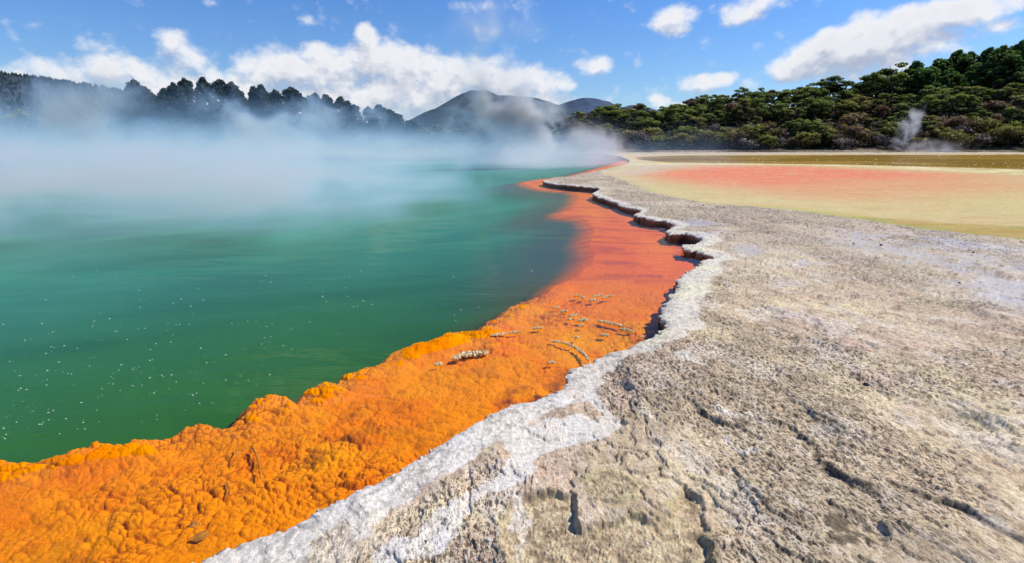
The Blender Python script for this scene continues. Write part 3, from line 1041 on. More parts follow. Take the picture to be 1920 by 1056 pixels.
def proto_pine(seed, h=12.0, w=3.2, lean=0.0, low=.38, per=150, size=.42):
    g = random.Random(seed)
    cl, paths = [], []
    top = (lean, 0, h * .95)
    tr = [(lean * t * t + g.uniform(-.12, .12) * t, g.uniform(-.12, .12) * t, h * .95 * t) for t in (0, .2, .4, .6, .8, 1)]
    paths.append((tr, [.26, .22, .19, .15, .10, .04]))
    n = 95
    for k in range(n):
        t = low + (1 - low) * (k / (n - 1)) ** .85
        prof_ = math.sin(min(1, (1 - t) / (1 - low) * 1.15) * math.pi * .5) ** .75
        a = g.uniform(0, 6.28)
        q = w * prof_ * g.uniform(.30, 1.18)
        zc = h * t + g.uniform(-.3, .3)
        c_ = (lean * t * t + math.cos(a) * q, math.sin(a) * q, zc)
        cl.append((c_, g.uniform(.32, .82) * (1 - .1 * t), .38 + .35 * t * g.uniform(.5, 1.1)))
        if k % 2 == 0:
            zb_ = zc - q * .35
            paths.append(([(lean * t * t, 0, zb_), (c_[0] * .6, c_[1] * .6, zb_ + q * .22), c_], [.075, .05, .02]))
    cl.append(((lean, 0, h * .96), .6, .8))
    return crown_mesh('crown', cl, per, size, .95, seed, 1.35, .35, .35), np_mesh('trunk', *tubes(paths))


def proto_kanuka(seed, h=6.0, w=3.4, per=270, size=.25):
    g = random.Random(seed)
    cl, paths = [], []
    nst = g.choice((2, 3, 3))
    for s_ in range(nst):
        a = 6.28 * s_ / nst + g.uniform(-.6, .6)
        ex, ey = math.cos(a) * w * .4, math.sin(a) * w * .4
        paths.append(([(g.uniform(-.15, .15), g.uniform(-.15, .15), 0), (ex * .3, ey * .3, h * .3), (ex * .8, ey * .8, h * .62), (ex * 1.3, ey * 1.3, h * .86)], [.16, .12, .085, .03]))
    for k in range(46):
        t = g.random()
        a = g.uniform(0, 6.28)
        q = w * math.sqrt(g.random()) * (1 - .35 * t ** 2)
        zc = h * (.40 + .55 * t - (.10 + .25 * g.random()) * (q / w) ** 2) + g.uniform(-.35, .35)
        cl.append(((math.cos(a) * q, math.sin(a) * q, zc), g.uniform(.35, .85), .22 + .52 * t * g.uniform(.7, 1.2)))
        if k % 3 == 0:
            paths.append(([(math.cos(a) * q * .25, math.sin(a) * q * .25, zc - h * .3), (math.cos(a) * q * .7, math.sin(a) * q * .7, zc - h * .1), (math.cos(a) * q, math.sin(a) * q, zc)], [.06, .04, .015]))
    return crown_mesh('crown', cl, per, size, .52, seed, 1.5, .5, .5), np_mesh('trunk', *tubes(paths, 5))


def proto_bush(seed, h=3.0, w=2.2, per=240, size=.24, sq=.75, aspect=1.3):
    g = random.Random(seed)
    cl, paths = [], []
    for k in range(22):
        t = g.random() ** .7
        a = g.uniform(0, 6.28)
        q = w * g.uniform(.25, 1) * math.sqrt(max(.05, 1 - t * t * .85))
        cl.append(((math.cos(a) * q, math.sin(a) * q, h * (.1 + .82 * t)), g.uniform(.4, .8) * w / 2.2, .22 + .5 * t))
        if k % 3 == 0:
            paths.append(([(0, 0, 0), (math.cos(a) * q * .5, math.sin(a) * q * .5, h * .45 * t), (math.cos(a) * q, math.sin(a) * q, h * (.1 + .82 * t))], [.06, .04, .012]))
    return crown_mesh('crown', cl, per, size, sq, seed, aspect, .4, .6), np_mesh('trunk', *tubes(paths, 5))


PROTO = {
    'pine': [proto_pine(s, 12, 3.9, random.uniform(-.5, .5), .22, 230, .42) for s in (1, 2, 3, 4)],
    'rpine': [proto_pine(s, 9, 3.5, 1.0, .12, 230, .38) for s in (11, 12, 13, 14)],
    'kanuka': [proto_kanuka(s, 6, random.uniform(2.9, 3.6)) for s in (21, 22, 23, 24, 25, 26, 27, 28)],
    'bush': [proto_bush(s, 3, random.uniform(2, 2.5)) for s in (31, 32, 33, 34)],
    'dry': [proto_bush(s, 2.0, 1.9, 150, .34, .8, .35) for s in (41, 42, 43)],
}
NAMES = {'pine': 'pine_tree', 'rpine': 'pine_tree', 'kanuka': 'scrub_tree', 'bush': 'bush', 'dry': 'dry_bush'}
CATS = {'pine': 'tree', 'rpine': 'tree', 'kanuka': 'tree', 'bush': 'bush', 'dry': 'bush'}
_mats = {}


def crown_of(kind, i, mat):
    """each prototype crown once per leaf colour"""
    k = (kind, i, mat.name)
    if k not in _mats:
        me_ = PROTO[kind][i][0].copy()
        me_.name = 'crown'
        me_.materials.append(mat)
        _mats[k] = me_
    return _mats[k]


for kind, lst in PROTO.items():
    for c_, t_ in lst:
        t_.materials.append(m_deadwood if kind == 'dry' else m_bark)
TREES = []


def plant(kind, mat, x_, y_, z_, s, rz=None, sz=None, row='', tone=''):
    i = random.randrange(len(PROTO[kind]))
    o_ = empty(NAMES[kind], (x_, y_, z_), random.uniform(0, 6.28) if rz is None else rz)
    o_.scale = (s, s, sz or s)
    o_.rotation_euler = (random.uniform(-.10, .10), random.uniform(-.10, .10), o_.rotation_euler.z)
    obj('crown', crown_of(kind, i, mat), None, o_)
    obj('trunk', PROTO[kind][i][1], None, o_)
    o_['category'] = CATS[kind]
    TREES.append((o_, kind, row, tone, x_ / y_))
    return o_


def hz1(x_, y_):
    return float(hill_z(np.array([x_]), np.array([y_]))[0])


# pines of the far shore, rising out of the steam on the left
for (px, py, dp) in [(318, 172, 118), (338, 160, 114), (357, 152, 116), (378, 152, 120), (402, 151, 113), (428, 158, 121), (446, 170, 114), (470, 165, 119), (494, 166, 115), (515, 171, 121), (535, 166, 116),
                     (556, 172, 120), (577, 183, 114), (594, 177, 121), (616, 183, 117), (636, 184, 122), (654, 191, 115), (672, 199, 121), (690, 203, 117), (712, 200, 123), (730, 208, 118), (752, 215, 122), (772, 228, 117),
                     (222, 172, 132), (240, 152, 126), (264, 166, 130), (282, 178, 128), (1026, 203, 128), (1046, 210, 124), (1066, 222, 126),
                     (325, 205, 108), (372, 196, 107), (420, 200, 107), (468, 206, 107), (520, 212, 108), (574, 216, 107), (628, 222, 108), (682, 232, 107), (740, 240, 108)]:
    x_, y_, zt = at_depth(px, py, dp)
    z0_ = .4
    s = (zt - z0_) / 12.0
    plant('pine', m_pine, x_, y_, z0_, random.uniform(.85, 1.1) * (s * .5 + .45), None, s, 'far shore' if px < 800 else 'by plume')
# low bushes between the pines and the plume, and on the left margin
for (px, py, dp, mt) in [(-60, 196, 112, 'o'), (14, 203, 115, 'o'), (70, 218, 111, 'k'), (125, 214, 117, 'k'), (180, 224, 112, 'k'), (300, 226, 108, 'k'), (795, 238, 116, 'k'), (822, 233, 112, 'k'), (850, 240, 118, 'o'), (876, 228, 113, 'k'), (905, 234, 117, 'k'), (935, 222, 122, 'k'),
                         (960, 228, 114, 'k'), (988, 224, 119, 'k'), (1012, 232, 113, 'k'), (1040, 240, 109, 'k')]:
    x_, y_, zt = at_depth(px, py, dp)
    z0_ = .4
    plant('kanuka', m_olive if mt == 'o' else m_kan, x_, y_, z0_, (zt - z0_) / 6.2, None, None, 'hazy')

# the wooded slope on the right, row above row
ROWS = [(101.5, 18, 'foot'), (106, 20, 'lower'), (112, 21, 'low middle'), (119, 21, 'middle'), (127, 22, 'upper middle'), (136, 24, 'upper'), (146, 28, 'crest')]
for ri, (dp, n, nm) in enumerate(ROWS):
    for k in range(n):
        px = 1068 + (1960 - 1068) * (k + random.uniform(.15, .85)) / n
        y_ = dp + random.uniform(-1.6, 1.6)
        x_ = (px - 960) / 1030 * y_
        z_ = hz1(x_, y_) - .15
        hr = float(hgt_r(px))
        u_ = random.random()
        tall = px > 1640 + 30 * random.random()
        if nm == 'foot':
            kind, mt, tone = ('dry', m_dry, 'grey') if u_ < .45 else (('bush', m_olive, 'olive') if u_ < .85 else ('bush', m_yel, 'yellow'))
            s = random.uniform(.8, 1.25)
        elif nm in ('lower', 'low middle'):
            kind, mt, tone = [('bush', m_olive, 'olive'), ('kanuka', m_olive, 'olive'), ('bush', m_yel, 'yellow'), ('bush', m_brown, 'rusty'), ('dry', m_dry, 'grey'), ('kanuka', m_kan, 'green')][min(5, int(u_ * 6.2))]
            s = random.uniform(1.0, 1.4) if kind != 'kanuka' else random.uniform(.65, .85)
            if px < 1280:
                s *= .85
        elif nm in ('middle', 'upper middle'):
            kind, mt, tone = [('kanuka', m_kan, 'green'), ('kanuka', m_kan, 'green'), ('kanuka', m_olive, 'olive'), ('bush', m_brown, 'rusty'), ('kanuka', m_yel, 'yellow')][min(4, int(u_ * 5))]
            s = random.uniform(.75, 1.0) * (1 if kind == 'kanuka' else 1.6)
        else:
            if tall:
                kind, mt, tone = 'rpine', m_rpine, 'pine'
                s = (hr - random.uniform(-.4, 1.0)) / 9.0
            else:
                kind, mt, tone = ('kanuka', m_kan, 'green') if u_ < .75 else ('kanuka', m_brown if px < 1330 else m_olive, 'rusty' if px < 1330 else 'olive')
                s = (hr - random.uniform(-.3, 1.2)) / 6.0
        rz = random.uniform(-.5, .5) if kind == 'rpine' else None
        plant(kind, mt, x_, y_, z_, s * random.uniform(1.05, 1.6), rz, s * random.uniform(.85, 1.3) if nm != 'crest' else s * random.uniform(.86, 1.06), nm, tone)
# understory along the foot, so that no bare slope shows between the crowns
for k in range(26):
    px = 1090 + (1930 - 1090) * (k + random.uniform(.1, .9)) / 26
    if 1590 < px < 1700:
        continue
    y_ = 103.5 + random.uniform(-.8, .8)
    x_ = (px - 960) / 1030 * y_
    kind, mt, tone = random.choice([('dry', m_dry, 'grey'), ('bush', m_olive, 'olive'), ('bush', m_brown, 'rusty')])
    plant(kind, mt, x_, y_, hz1(x_, y_) - .15, random.uniform(.8, 1.15), None, None, 'second', tone)

ORD = ['first', 'second', 'third', 'fourth', 'fifth', 'sixth', 'seventh', 'eighth', 'ninth', 'tenth', 'eleventh', 'twelfth', 'thirteenth', 'fourteenth', 'fifteenth', 'sixteenth', 'seventeenth',
       'eighteenth', 'nineteenth', 'twentieth']
TENS = {20: 'twenty', 30: 'thirty', 40: 'forty'}


def ordinal(n):
    return ORD[n - 1] if n <= 20 else (TENS[n // 10 * 10] + '-' + ORD[n % 10 - 1] if n % 10 else {30: 'thirtieth', 40: 'fortieth'}[n])


DESC = {'pine': 'dark green pine', 'grey': 'leafless grey-brown bush', 'olive': 'olive-green shrub', 'yellow': 'yellow-green shrub', 'rusty': 'rust-brown shrub', 'green': 'flat-topped green scrub tree'}
PLACE = {'foot': 'in the front row of the right slope', 'second': 'just behind the front row', 'lower': 'low on the right slope',
         'low middle': 'below the middle of the right slope', 'middle': 'halfway up the right slope', 'upper middle': 'high on the right slope', 'upper': 'just under the wooded crest',
         'crest': 'on the wooded crest'}
byrow = {}
for t_ in TREES:
    byrow.setdefault((t_[2], t_[3]), []).append(t_)
for (row, tone), lst in byrow.items():
    lst.sort(key=lambda q_: q_[4])
    for i, (o_, kind, _, _, _) in enumerate(lst):
        nth = ordinal(i + 1) + ' from the left'
        if row == 'far shore':
            o_['label'] = 'dark pine rising out of the steam on the far shore, ' + nth
            o_['group'] = 'dark pines on the far shore of the pool'
        elif row == 'by plume':
            o_['label'] = 'dark pine just right of the tall steam plume, ' + nth + ' of three'
            o_['group'] = 'pines right of the plume'
        elif row == 'hazy':
            o_['label'] = 'low rounded tree dimmed by steam across the pool, ' + nth
            o_['group'] = 'low trees dimmed by steam'
        else:
            o_['label'] = DESC[tone] + ' ' + PLACE[row] + ', ' + nth
            o_['group'] = 'trees and shrubs of the right slope'

# the plantation on the far left hill reads as one mass of tiny conifers
g = np.random.default_rng(5)
n = 3800
pxs = g.uniform(-250, 420, n)
tt = g.random(n) ** 2.2
xw = (pxs - 960) / 1030 * 520
zc = np.array([H + 520 * slope_of(p, lf_(p)) for p in pxs])
yy = 520 - 260 * tt
zz = zc * (1 - tt) ** .8
hh = g.uniform(2.2, 4.4, n)
ww = hh * .36
Vf, Ff = [], []
ang = np.linspace(0, 2 * np.pi, 6)[:5]
ringp = np.stack([np.cos(ang), np.sin(ang)], 1)
for i in range(n):
    b0 = i * 6
    for q_ in ringp:
        Vf.append((xw[i] + q_[0] * ww[i], yy[i] + q_[1] * ww[i], zz[i] - .5 + .15 * hh[i]))
    Vf.append((xw[i], yy[i], zz[i] + hh[i]))
    for k in range(5):
        Ff.append((b0 + k, b0 + (k + 1) % 5, b0 + 5))
m_for = mat_plain('plantation_needles', (.022, .035, .034), .95, .5, .3, .3)
tag(obj('forest', np_mesh('forest', np.array(Vf), np.array(Ff), False), m_for), kind='stuff',
    label='dark conifer plantation covering the hill at the far left', cat='forest')

# ================================================================== LIGHT AND SKY
SUN_EL, SUN_AZ = math.radians(47), math.radians(76)      # azimuth clockwise from straight ahead
sd = Vector((math.sin(SUN_AZ) * math.cos(SUN_EL), math.cos(SUN_AZ) * math.cos(SUN_EL), math.sin(SUN_EL)))
sl = bpy.data.lights.new('sun', 'SUN')
sl.energy = 5.0
sl.angle = math.radians(.53)
sl.color = (1, .955, .88)
so = bpy.data.objects.new('sun', sl)
COL.objects.link(so)
so.rotation_euler = sd.to_track_quat('Z', 'Y').to_euler()
so.location = (20, 10, 40)

wd = bpy.data.worlds.new('World')
SC.world = wd
wd.use_nodes = True
wt = wd.node_tree
wt.nodes.clear()
G = NT(wt)
CLOUDS = [  # px, py, rx, ry, weight
    (475, 135, 50, 30, .8), (520, 130, 75, 42, 1), (575, 128, 70, 40, 1), (600, 98, 35, 22, .9), (640, 130, 80, 40, .9), (690, 78, 24, 32, 1.1), (705, 110, 60, 40, 1.1), (760, 130, 80, 42, 1.1), (820, 150, 80, 42, 1),
    (885, 140, 70, 36, 1), (940, 150, 70, 36, .95), (1000, 155, 60, 32, .95), (1045, 162, 36, 24, .9), (700, 185, 240, 50, .95), (500, 190, 150, 50, .9), (960, 195, 130, 34, .9),
    (330, 78, 42, 30, .75), (340, 115, 58, 42, .75), (375, 150, 80, 40, .7), (195, 125, 80, 36, .85), (140, 140, 110, 40, .75), (155, 85, 36, 32, .6), (250, 130, 100, 36, .8), (270, 165, 180, 40, .75), (40, 140, 90, 30, .55), (370, 165, 120, 40, .8),
    (592, 38, 40, 20, .5), (400, 100, 30, 20, .35),
    (1262, 40, 42, 30, .95), (1285, 24, 28, 18, .7), (1240, 52, 25, 14, .6),
    (1395, 25, 60, 26, .8), (1350, 42, 40, 18, .5), (1425, 5, 60, 22, .8),
    (1118, 124, 38, 20, .85), (1092, 118, 24, 9, .6), (1190, 112, 34, 22, .42), (1200, 98, 20, 9, .4),
    (1330, 155, 52, 17, .9), (1298, 166, 36, 16, .85), (1362, 146, 26, 12, .8), (1240, 168, 30, 10, .6), (1237, 190, 22, 16, .85), (1405, 155, 28, 16, .6), (1420, 138, 14, 9, .5), (1282, 203, 30, 14, .9), (1150, 185, 22, 14, .5),
    (1480, 130, 46, 26, 1.05), (1525, 112, 56, 36, 1.15), (1580, 92, 66, 46, 1.2), (1560, 68, 34, 20, 1), (1640, 85, 80, 46, 1.2), (1625, 50, 46, 30, 1.1), (1690, 55, 80, 40, 1.15), (1740, 35, 80, 34, 1.1), (1800, 25, 80, 32, 1.05),
    (1850, 15, 66, 26, 1), (1730, 85, 90, 36, .85), (1800, 60, 70, 22, .75), (1880, 48, 56, 16, .75), (1620, 125, 110, 30, .8), (1900, 5, 40, 18, .9),
    (880, 15, 32, 16, .62), (945, 12, 70, 18, .42), (395, 5, 26, 8, .35), (930, 60, 75, 40, .30),
    # beyond the frame, for reflections and neighbouring views
    (-200, 120, 160, 50, .9), (-420, 60, 200, 60, .9), (2150, 20, 220, 60, 1), (2500, 120, 260, 60, .9), (1150, -260, 190, 60, .8), (500, -320, 220, 60, .8), (1750, -300, 200, 50, .7)]


def azel(px, py):
    x_, y_, z_ = ray(px, py)
    return math.atan2(x_, y_), math.atan2(z_, math.hypot(x_, y_))


grp = bpy.data.node_groups.new('cloud_density', 'ShaderNodeTree')
grp.interface.new_socket('Az', in_out='INPUT', socket_type='NodeSocketFloat')
grp.interface.new_socket('El', in_out='INPUT', socket_type='NodeSocketFloat')
grp.interface.new_socket('Density', in_out='OUTPUT', socket_type='NodeSocketFloat')
Q = NT(grp)
gi = Q.n('NodeGroupInput')
go = Q.n('NodeGroupOutput')
cv = Q.n('ShaderNodeCombineXYZ')
Q.put(cv.inputs[0], gi.outputs[0])
Q.put(cv.inputs[1], gi.outputs[1])
acc = None
for px, py, rx, ry, w in CLOUDS:
    a0, e0 = azel(px, py)
    a1, _ = azel(px + rx, py)
    _, e1 = azel(px, py - ry)
    ra, re = abs(a1 - a0) * 1.52, abs(e1 - e0) * 1.52
    m_ = Q.n('ShaderNodeVectorMath', operation='MULTIPLY_ADD')
    Q.put(m_.inputs[0], cv.outputs[0])
    m_.inputs[1].default_value = (1 / ra, 1 / re, 0)
    m_.inputs[2].default_value = (-a0 / ra, -e0 / re, 0)
    r2 = Q.vm('DOT_PRODUCT', m_.outputs[0], m_.outputs[0])
    v = Q.math('MULTIPLY', Q.math('SUBTRACT', 1.0, r2, clamp=True), w)
    acc = v if acc is None else Q.math('SMOOTH_MAX', acc, v, .35)
sc_ = Q.vm('MULTIPLY', cv.outputs[0], (1, 1.35, 1))
wob = Q.noise(sc_, 9, 2, .5, 0, '2D')
vo = Q.n('ShaderNodeTexVoronoi', voronoi_dimensions='2D', feature='SMOOTH_F1')
Q.put(vo.inputs['Vector'], Q.vm('ADD', sc_, Q.vm('SCALE', Q.n('ShaderNodeTexNoise').outputs[1], 0.0)))
vo.inputs['Scale'].default_value = 26
vo.inputs['Detail'].default_value = 3
vo.inputs['Roughness'].default_value = .55
vo.inputs['Smoothness'].default_value = .6
nb = Q.noise(sc_, 22, 8, .62, .4, '2D')
tex = Q.math('ADD', Q.math('MULTIPLY', Q.math('SUBTRACT', .45, vo.outputs[0]), .6), Q.math('MULTIPLY', Q.math('SUBTRACT', nb, .5), 1.2))
Q.put(go.inputs[0], Q.math('ADD', Q.math('MULTIPLY', acc, 1.48), Q.math('SUBTRACT', Q.math('MULTIPLY', Q.math('MULTIPLY', tex, .78), Q.maprange(acc, .02, .3, 0, 1)), .40)))

tcw = G.n('ShaderNodeTexCoord').outputs['Generated']
nrmd = G.vm('NORMALIZE', tcw)
sx_ = G.n('ShaderNodeSeparateXYZ')
G.put(sx_.inputs[0], nrmd)
az = G.math('ARCTAN2', sx_.outputs[0], sx_.outputs[1])
el = G.math('ARCSINE', sx_.outputs[2])


def dens(a, e):
    n_ = G.n('ShaderNodeGroup')
    n_.node_tree = grp
    G.put(n_.inputs[0], a)
    G.put(n_.inputs[1], e)
    return n_.outputs[0]


D0 = dens(az, el)
D1 = dens(G.math('ADD', az, .006), G.math('ADD', el, .022))
alpha = G.maprange(D0, -.06, .82, 0, 1, True)
lit = G.math('ADD', .66, G.math('MULTIPLY', G.math('SUBTRACT', D0, D1), 1.25), clamp=True)
lit = G.math('SUBTRACT', lit, G.maprange(D0, .5, 1.2, 0, .22), clamp=True)
sky = G.n('ShaderNodeTexSky', sky_type='NISHITA')
sky.sun_disc = False
sky.sun_elevation = SUN_EL
sky.sun_rotation = SUN_AZ
sky.altitude = 300
sky.air_density = 1.0
sky.dust_density = .3
sky.ozone_density = 2.0
S_W = .108
# the blue is cut a little deeper than the raw model, most of all overhead
tint = G.mix(G.maprange(el, .0, .35), (.72, .90, 1.12), (.42, .82, 1.42))
skyc = G.vm('MULTIPLY', sky.outputs[0], tint)
k_ = 1 / S_W
cl_c = G.mix(lit, tuple(np.array((.44, .50, .64)) * k_), tuple(np.array((.93, .93, .95)) * k_))
bg = G.n('ShaderNodeBackground')
bg.inputs['Strength'].default_value = S_W
G.put(bg.inputs['Color'], G.mix(G.math('MULTIPLY', alpha, .97), skyc, cl_c))
wo = G.n('ShaderNodeOutputWorld')
G.put(wo.inputs[0], bg.outputs[0])
wd.cycles.sampling_method = 'MANUAL'
wd.cycles.sample_map_resolution = 512


# ================================================================== STEAM
def steam(name, label, loc, scale, rot, mat, squash_floor=None):
    bm = bmesh.new()
    bmesh.ops.create_icosphere(bm, subdivisions=4, radius=1)
    for v in bm.verts:
        q_ = mnoise.noise(v.co * 1.7 + Vector(loc)) * .10 + mnoise.noise(v.co * 4 + Vector(loc)) * .04
        v.co *= 1.0 + q_
        if squash_floor is not None and v.co.z < squash_floor:
            v.co.z = squash_floor
    me_ = bpy.data.meshes.new(name)
    bm.to_mesh(me_)
    bm.free()
    o_ = obj(name, me_, mat)
    o_.location = loc
    o_.scale = scale
    o_.rotation_euler = rot
    mat.cycles.volume_step_rate = .5
    return tag(o_, label, 'steam')


WHITE = (.20, .315, .445)
steam('steam_bank', 'broad pale blue bank of steam lying low over the green pool', (-36, 56, .35), (62, 53, 7.8), (0, 0, 0),
      mat_steam('pool_steam', .34, WHITE, nscale=.085, lo=.46, hi=.66, low_bias=2.5, stretch=(1, 1, 2.2), core=.43), -.04)
steam('steam_veil', 'thin veil of steam drifting low over the near teal water', (-15, 20, .1), (18, 17.2, 3.0), (0, 0, 0),
      mat_steam('veil_steam', 2.5, WHITE, nscale=.22, lo=.44, hi=.70, low_bias=1.5, stretch=(1, 1, 1.6), core=.3), -.03)
x_, y_, z_ = at_depth(930, 105, 66)
steam('steam_plume', 'faint mauve steam thinning out into the sky above the tall plume', (x_, y_, z_), (7.5, 3, 10.5), (0, math.radians(10), 0),
      mat_steam('high_steam', .6, (.58, .55, .66), nscale=.16, lo=.46, hi=.7, stretch=(1, 1, .7)))
x_, y_, z_ = at_depth(945, 242, 66)
steam('steam_plume', 'tall grey-white steam plume rising in front of the mountain behind the pool', (x_, y_, z_), (8.5, 3.0, 9.5), (0, math.radians(8), 0),
      mat_steam('plume_steam', 5.0, (.60, .64, .71), nscale=.22, lo=.44, hi=.66, low_bias=1.3, stretch=(1, 1, 1)))
x_, y_, z_ = at_depth(90, 200, 66)
steam('steam_plume', 'soft wide steam plume in front of the forested hill at the far left', (x_, y_, z_), (18, 3.5, 7.5), (0, 0, 0),
      mat_steam('left_steam', 2.0, (.205, .28, .395), nscale=.13, lo=.48, hi=.68, low_bias=.6, stretch=(1, 1, .7)))
x_, y_, z_ = at_depth(540, 224, 70)
steam('steam_plume', 'low ragged steam curling up before the row of dark pines', (x_, y_, z_), (19, 3, 6.5), (0, 0, 0),
      mat_steam('pine_steam', 2.0, (.205, .295, .42), nscale=.2, lo=.51, hi=.68, low_bias=.5))
x_, y_, z_ = at_depth(1035, 300, 46)
steam('steam_veil', 'soft mauve haze hiding the far waterline behind the tip of the sinter point', (x_, y_, .2), (9, 13, 3.6), (0, 0, 0),
      mat_steam('tip_steam', .55, (.46, .46, .50), nscale=.2, lo=.44, hi=.68, low_bias=1.6, core=.3), -.03)
x_, y_, z_ = at_depth(1090, 280, 60)
steam('steam_wisp', 'thin pinkish steam drifting over the far end of the sinter point', (x_, y_, z_), (9, 3, 4.2), (0, 0, 0),
      mat_steam('point_steam', 1.0, (.62, .54, .56), nscale=.24, lo=.48, hi=.68, low_bias=.8))
x_, y_, z_ = at_depth(1703, 240, 93)
steam('steam_wisp', 'narrow leaning fumarole plume in front of the bushes on the right', (x_, y_, z_), (2.7, 1.6, 5.4), (0, math.radians(22), 0),
      mat_steam('fumarole_steam', 1.3, (.72, .67, .70), nscale=.5, lo=.52, hi=.70))
x_, y_, z_ = at_depth(1750, 277, 91)
steam('steam_wisp', 'low bank of thin steam at the foot of the fumarole on the far right shore', (x_, y_, z_), (7.6, 2, 2.0), (0, 0, 0),
      mat_steam('shore_steam', .45, (.80, .75, .77), nscale=.4, lo=.44, hi=.70))

# ================================================================== SMALL THINGS
m_coral = mat_plain('cream_sinter', (.74, .58, .32), .9, .42, 45, .004)
m_coral_d = None


def nodules(name, path, wid, n, r0, seed, h=.02):
    """knobbly sinter: many small rounded knobs grown together along a line"""
    g_ = random.Random(seed)
    bm = bmesh.new()
    pl = smooth_poly(path, 6)
    cum = np.concatenate([[0], np.cumsum(np.linalg.norm(np.diff(pl, axis=0), axis=1))])
    ctr = pl.mean(0)
    for k in range(n):
        t = g_.random() * cum[-1]
        p_ = np.array([np.interp(t, cum, pl[:, 0]), np.interp(t, cum, pl[:, 1])])
        ends = math.sin(math.pi * min(1, max(0, t / cum[-1] * .86 + .07))) ** .5
        a = g_.uniform(0, 6.28)
        q_ = wid * ends * math.sqrt(g_.random())
        p_ = p_ + np.array([math.cos(a) * q_, math.sin(a) * q_])
        r_ = r0 * g_.uniform(.55, 1.15)
        zz_ = h * ends * g_.uniform(.1, 1) * (1 - .5 * (q_ / wid) ** 2)
        m_ = Matrix.Translation((p_[0] - ctr[0], p_[1] - ctr[1], zz_)) @ Matrix.Rotation(g_.uniform(0, 3), 4, 'Z') @ Matrix.Diagonal((1, g_.uniform(.7, 1.1), g_.uniform(.7, 1.3), 1))
        vs = bmesh.ops.create_icosphere(bm, subdivisions=1, radius=r_, matrix=m_)['verts']
        for v in vs:
            v.co += Vector((g_.uniform(-1, 1), g_.uniform(-1, 1), g_.uniform(-1, 1))) * r_ * .42
    me_ = bpy.data.meshes.new(name)
    bm.to_mesh(me_)
    bm.free()
    o_ = obj(name, me_, m_coral)
    o_.location = (ctr[0], ctr[1], .0)
    return o_


CORAL = [  # pixel path, half width in px, label
    ([(852, 671), (875, 664), (912, 660)], 9, 'largest cream patch of knobbly sinter on the near orange shelf'),
    ([(816, 682), (826, 680)], 5, 'small cream sinter knob just left of the largest patch'),
    ([(921, 628), (932, 626)], 3.2, 'leftmost piece of the broken cream sinter row near the green water'),
    ([(935, 626.5), (950, 624.5)], 3.2, 'middle piece of the broken cream sinter row near the green water'),
    ([(953, 624), (975, 620.5)], 3.2, 'rightmost and longest piece of the broken cream sinter row near the green water'),
    ([(1000, 615), (1016, 613)], 3.5, 'short cream sinter bar right of the broken row'),
    ([(1027, 679), (1040, 678)], 3, 'lone small sinter bar nearest the camera below the long curved strip'),
    ([(1034, 638), (1058, 642), (1082, 653), (1098, 666), (1103, 675)], 3.2, 'long curved strip of cream sinter ending at the white rim'),
    ([(1039, 576), (1048, 575)], 3, 'upper left sinter knob of the line of knobs on the shelf'),
    ([(1052, 583), (1063, 582)], 3.5, 'second sinter knob down the line of knobs on the shelf'),
    ([(1069, 591), (1082, 589)], 3.5, 'third sinter knob down the line of knobs on the shelf'),
    ([(1065, 598), (1073, 597)], 2.8, 'small sinter knob touching the line of knobs from below'),
    ([(1086, 600), (1101, 599)], 5.5, 'roundest cream sinter clump in the middle of the shelf'),
    ([(1086, 610), (1094, 608)], 3, 'small sinter knob right below the roundest clump'),
    ([(1078, 633), (1084, 631)], 3, 'tiny isolated sinter knob between curved strip and roundest clump'),
    ([(1122, 600), (1145, 605), (1167, 610)], 4, 'thick straight strip of cream sinter pointing at the rim'),
    ([(1162, 616), (1175, 618), (1187, 621)], 3.8, 'shorter sinter strip just below the thick straight strip'),
    ([(1126, 627), (1140, 628)], 4, 'twin-lobed sinter clump below the thick straight strip'),
    ([(1198, 631), (1205, 630)], 2.8, 'small sinter knob nearest the white rim'),
    ([(1078, 554), (1087, 553)], 2.6, 'farthest left sinter knob on the upper shelf'),
    ([(1113, 555), (1128, 551)], 3.2, 'upper sinter bar of the far pair on the shelf'),
    ([(1107, 563), (1116, 560)], 3.2, 'sinter knob under the far pair of bars'),
    ([(1129, 558), (1148, 553)], 2.2, 'thin sinter bar at the right of the far pair'),
    ([(1089, 558), (1097, 557)], 2, 'tiniest sinter knob on the upper shelf')]
for k, (pth, wpx, lab) in enumerate(CORAL):
    wp = [at(*q_, 0.015) for q_ in pth]
    dist = math.hypot(*wp[0])
    wid = wpx / 1000 * dist * 1.15
    L_ = sum(math.dist(wp[i], wp[i + 1]) for i in range(len(wp) - 1))
    r0 = max(.008, min(.016, wid * .33))
    n_ = int(min(340, 14 + (L_ + wid) * wid * 1.6 / (r0 * r0)))
    o_ = nodules('sinter_clump', wp, wid, n_, r0, k, .03 if wid > .03 else .022)
    tag(o_, lab, 'sinter', 'cream sinter clumps on the orange shelf')


def rock(name, px, py, zz_, size, mat, label, cat, group=None, flat_=.6, seed=0):
    bm = bmesh.new()
    bmesh.ops.create_icosphere(bm, subdivisions=3, radius=1)
    for v in bm.verts:
        q_ = mnoise.noise(v.co * 1.3 + Vector((seed * 3.1, 0, 0))) * .45 + mnoise.noise(v.co * 3.5 + Vector((seed, 4, 0))) * .16
        v.co *= 1 + q_
        v.co.z *= flat_
    me_ = bpy.data.meshes.new(name)
    bm.to_mesh(me_)
    bm.free()
    o_ = obj(name, me_, mat)
    x_, y_ = at(px, py, zz_)
    o_.location = (x_, y_, zz_ + size * flat_ * .35)
    o_.scale = (size, size * .8, size)
    o_.rotation_euler = (0, 0, seed * 1.3)
    return tag(o_, label, cat, group)


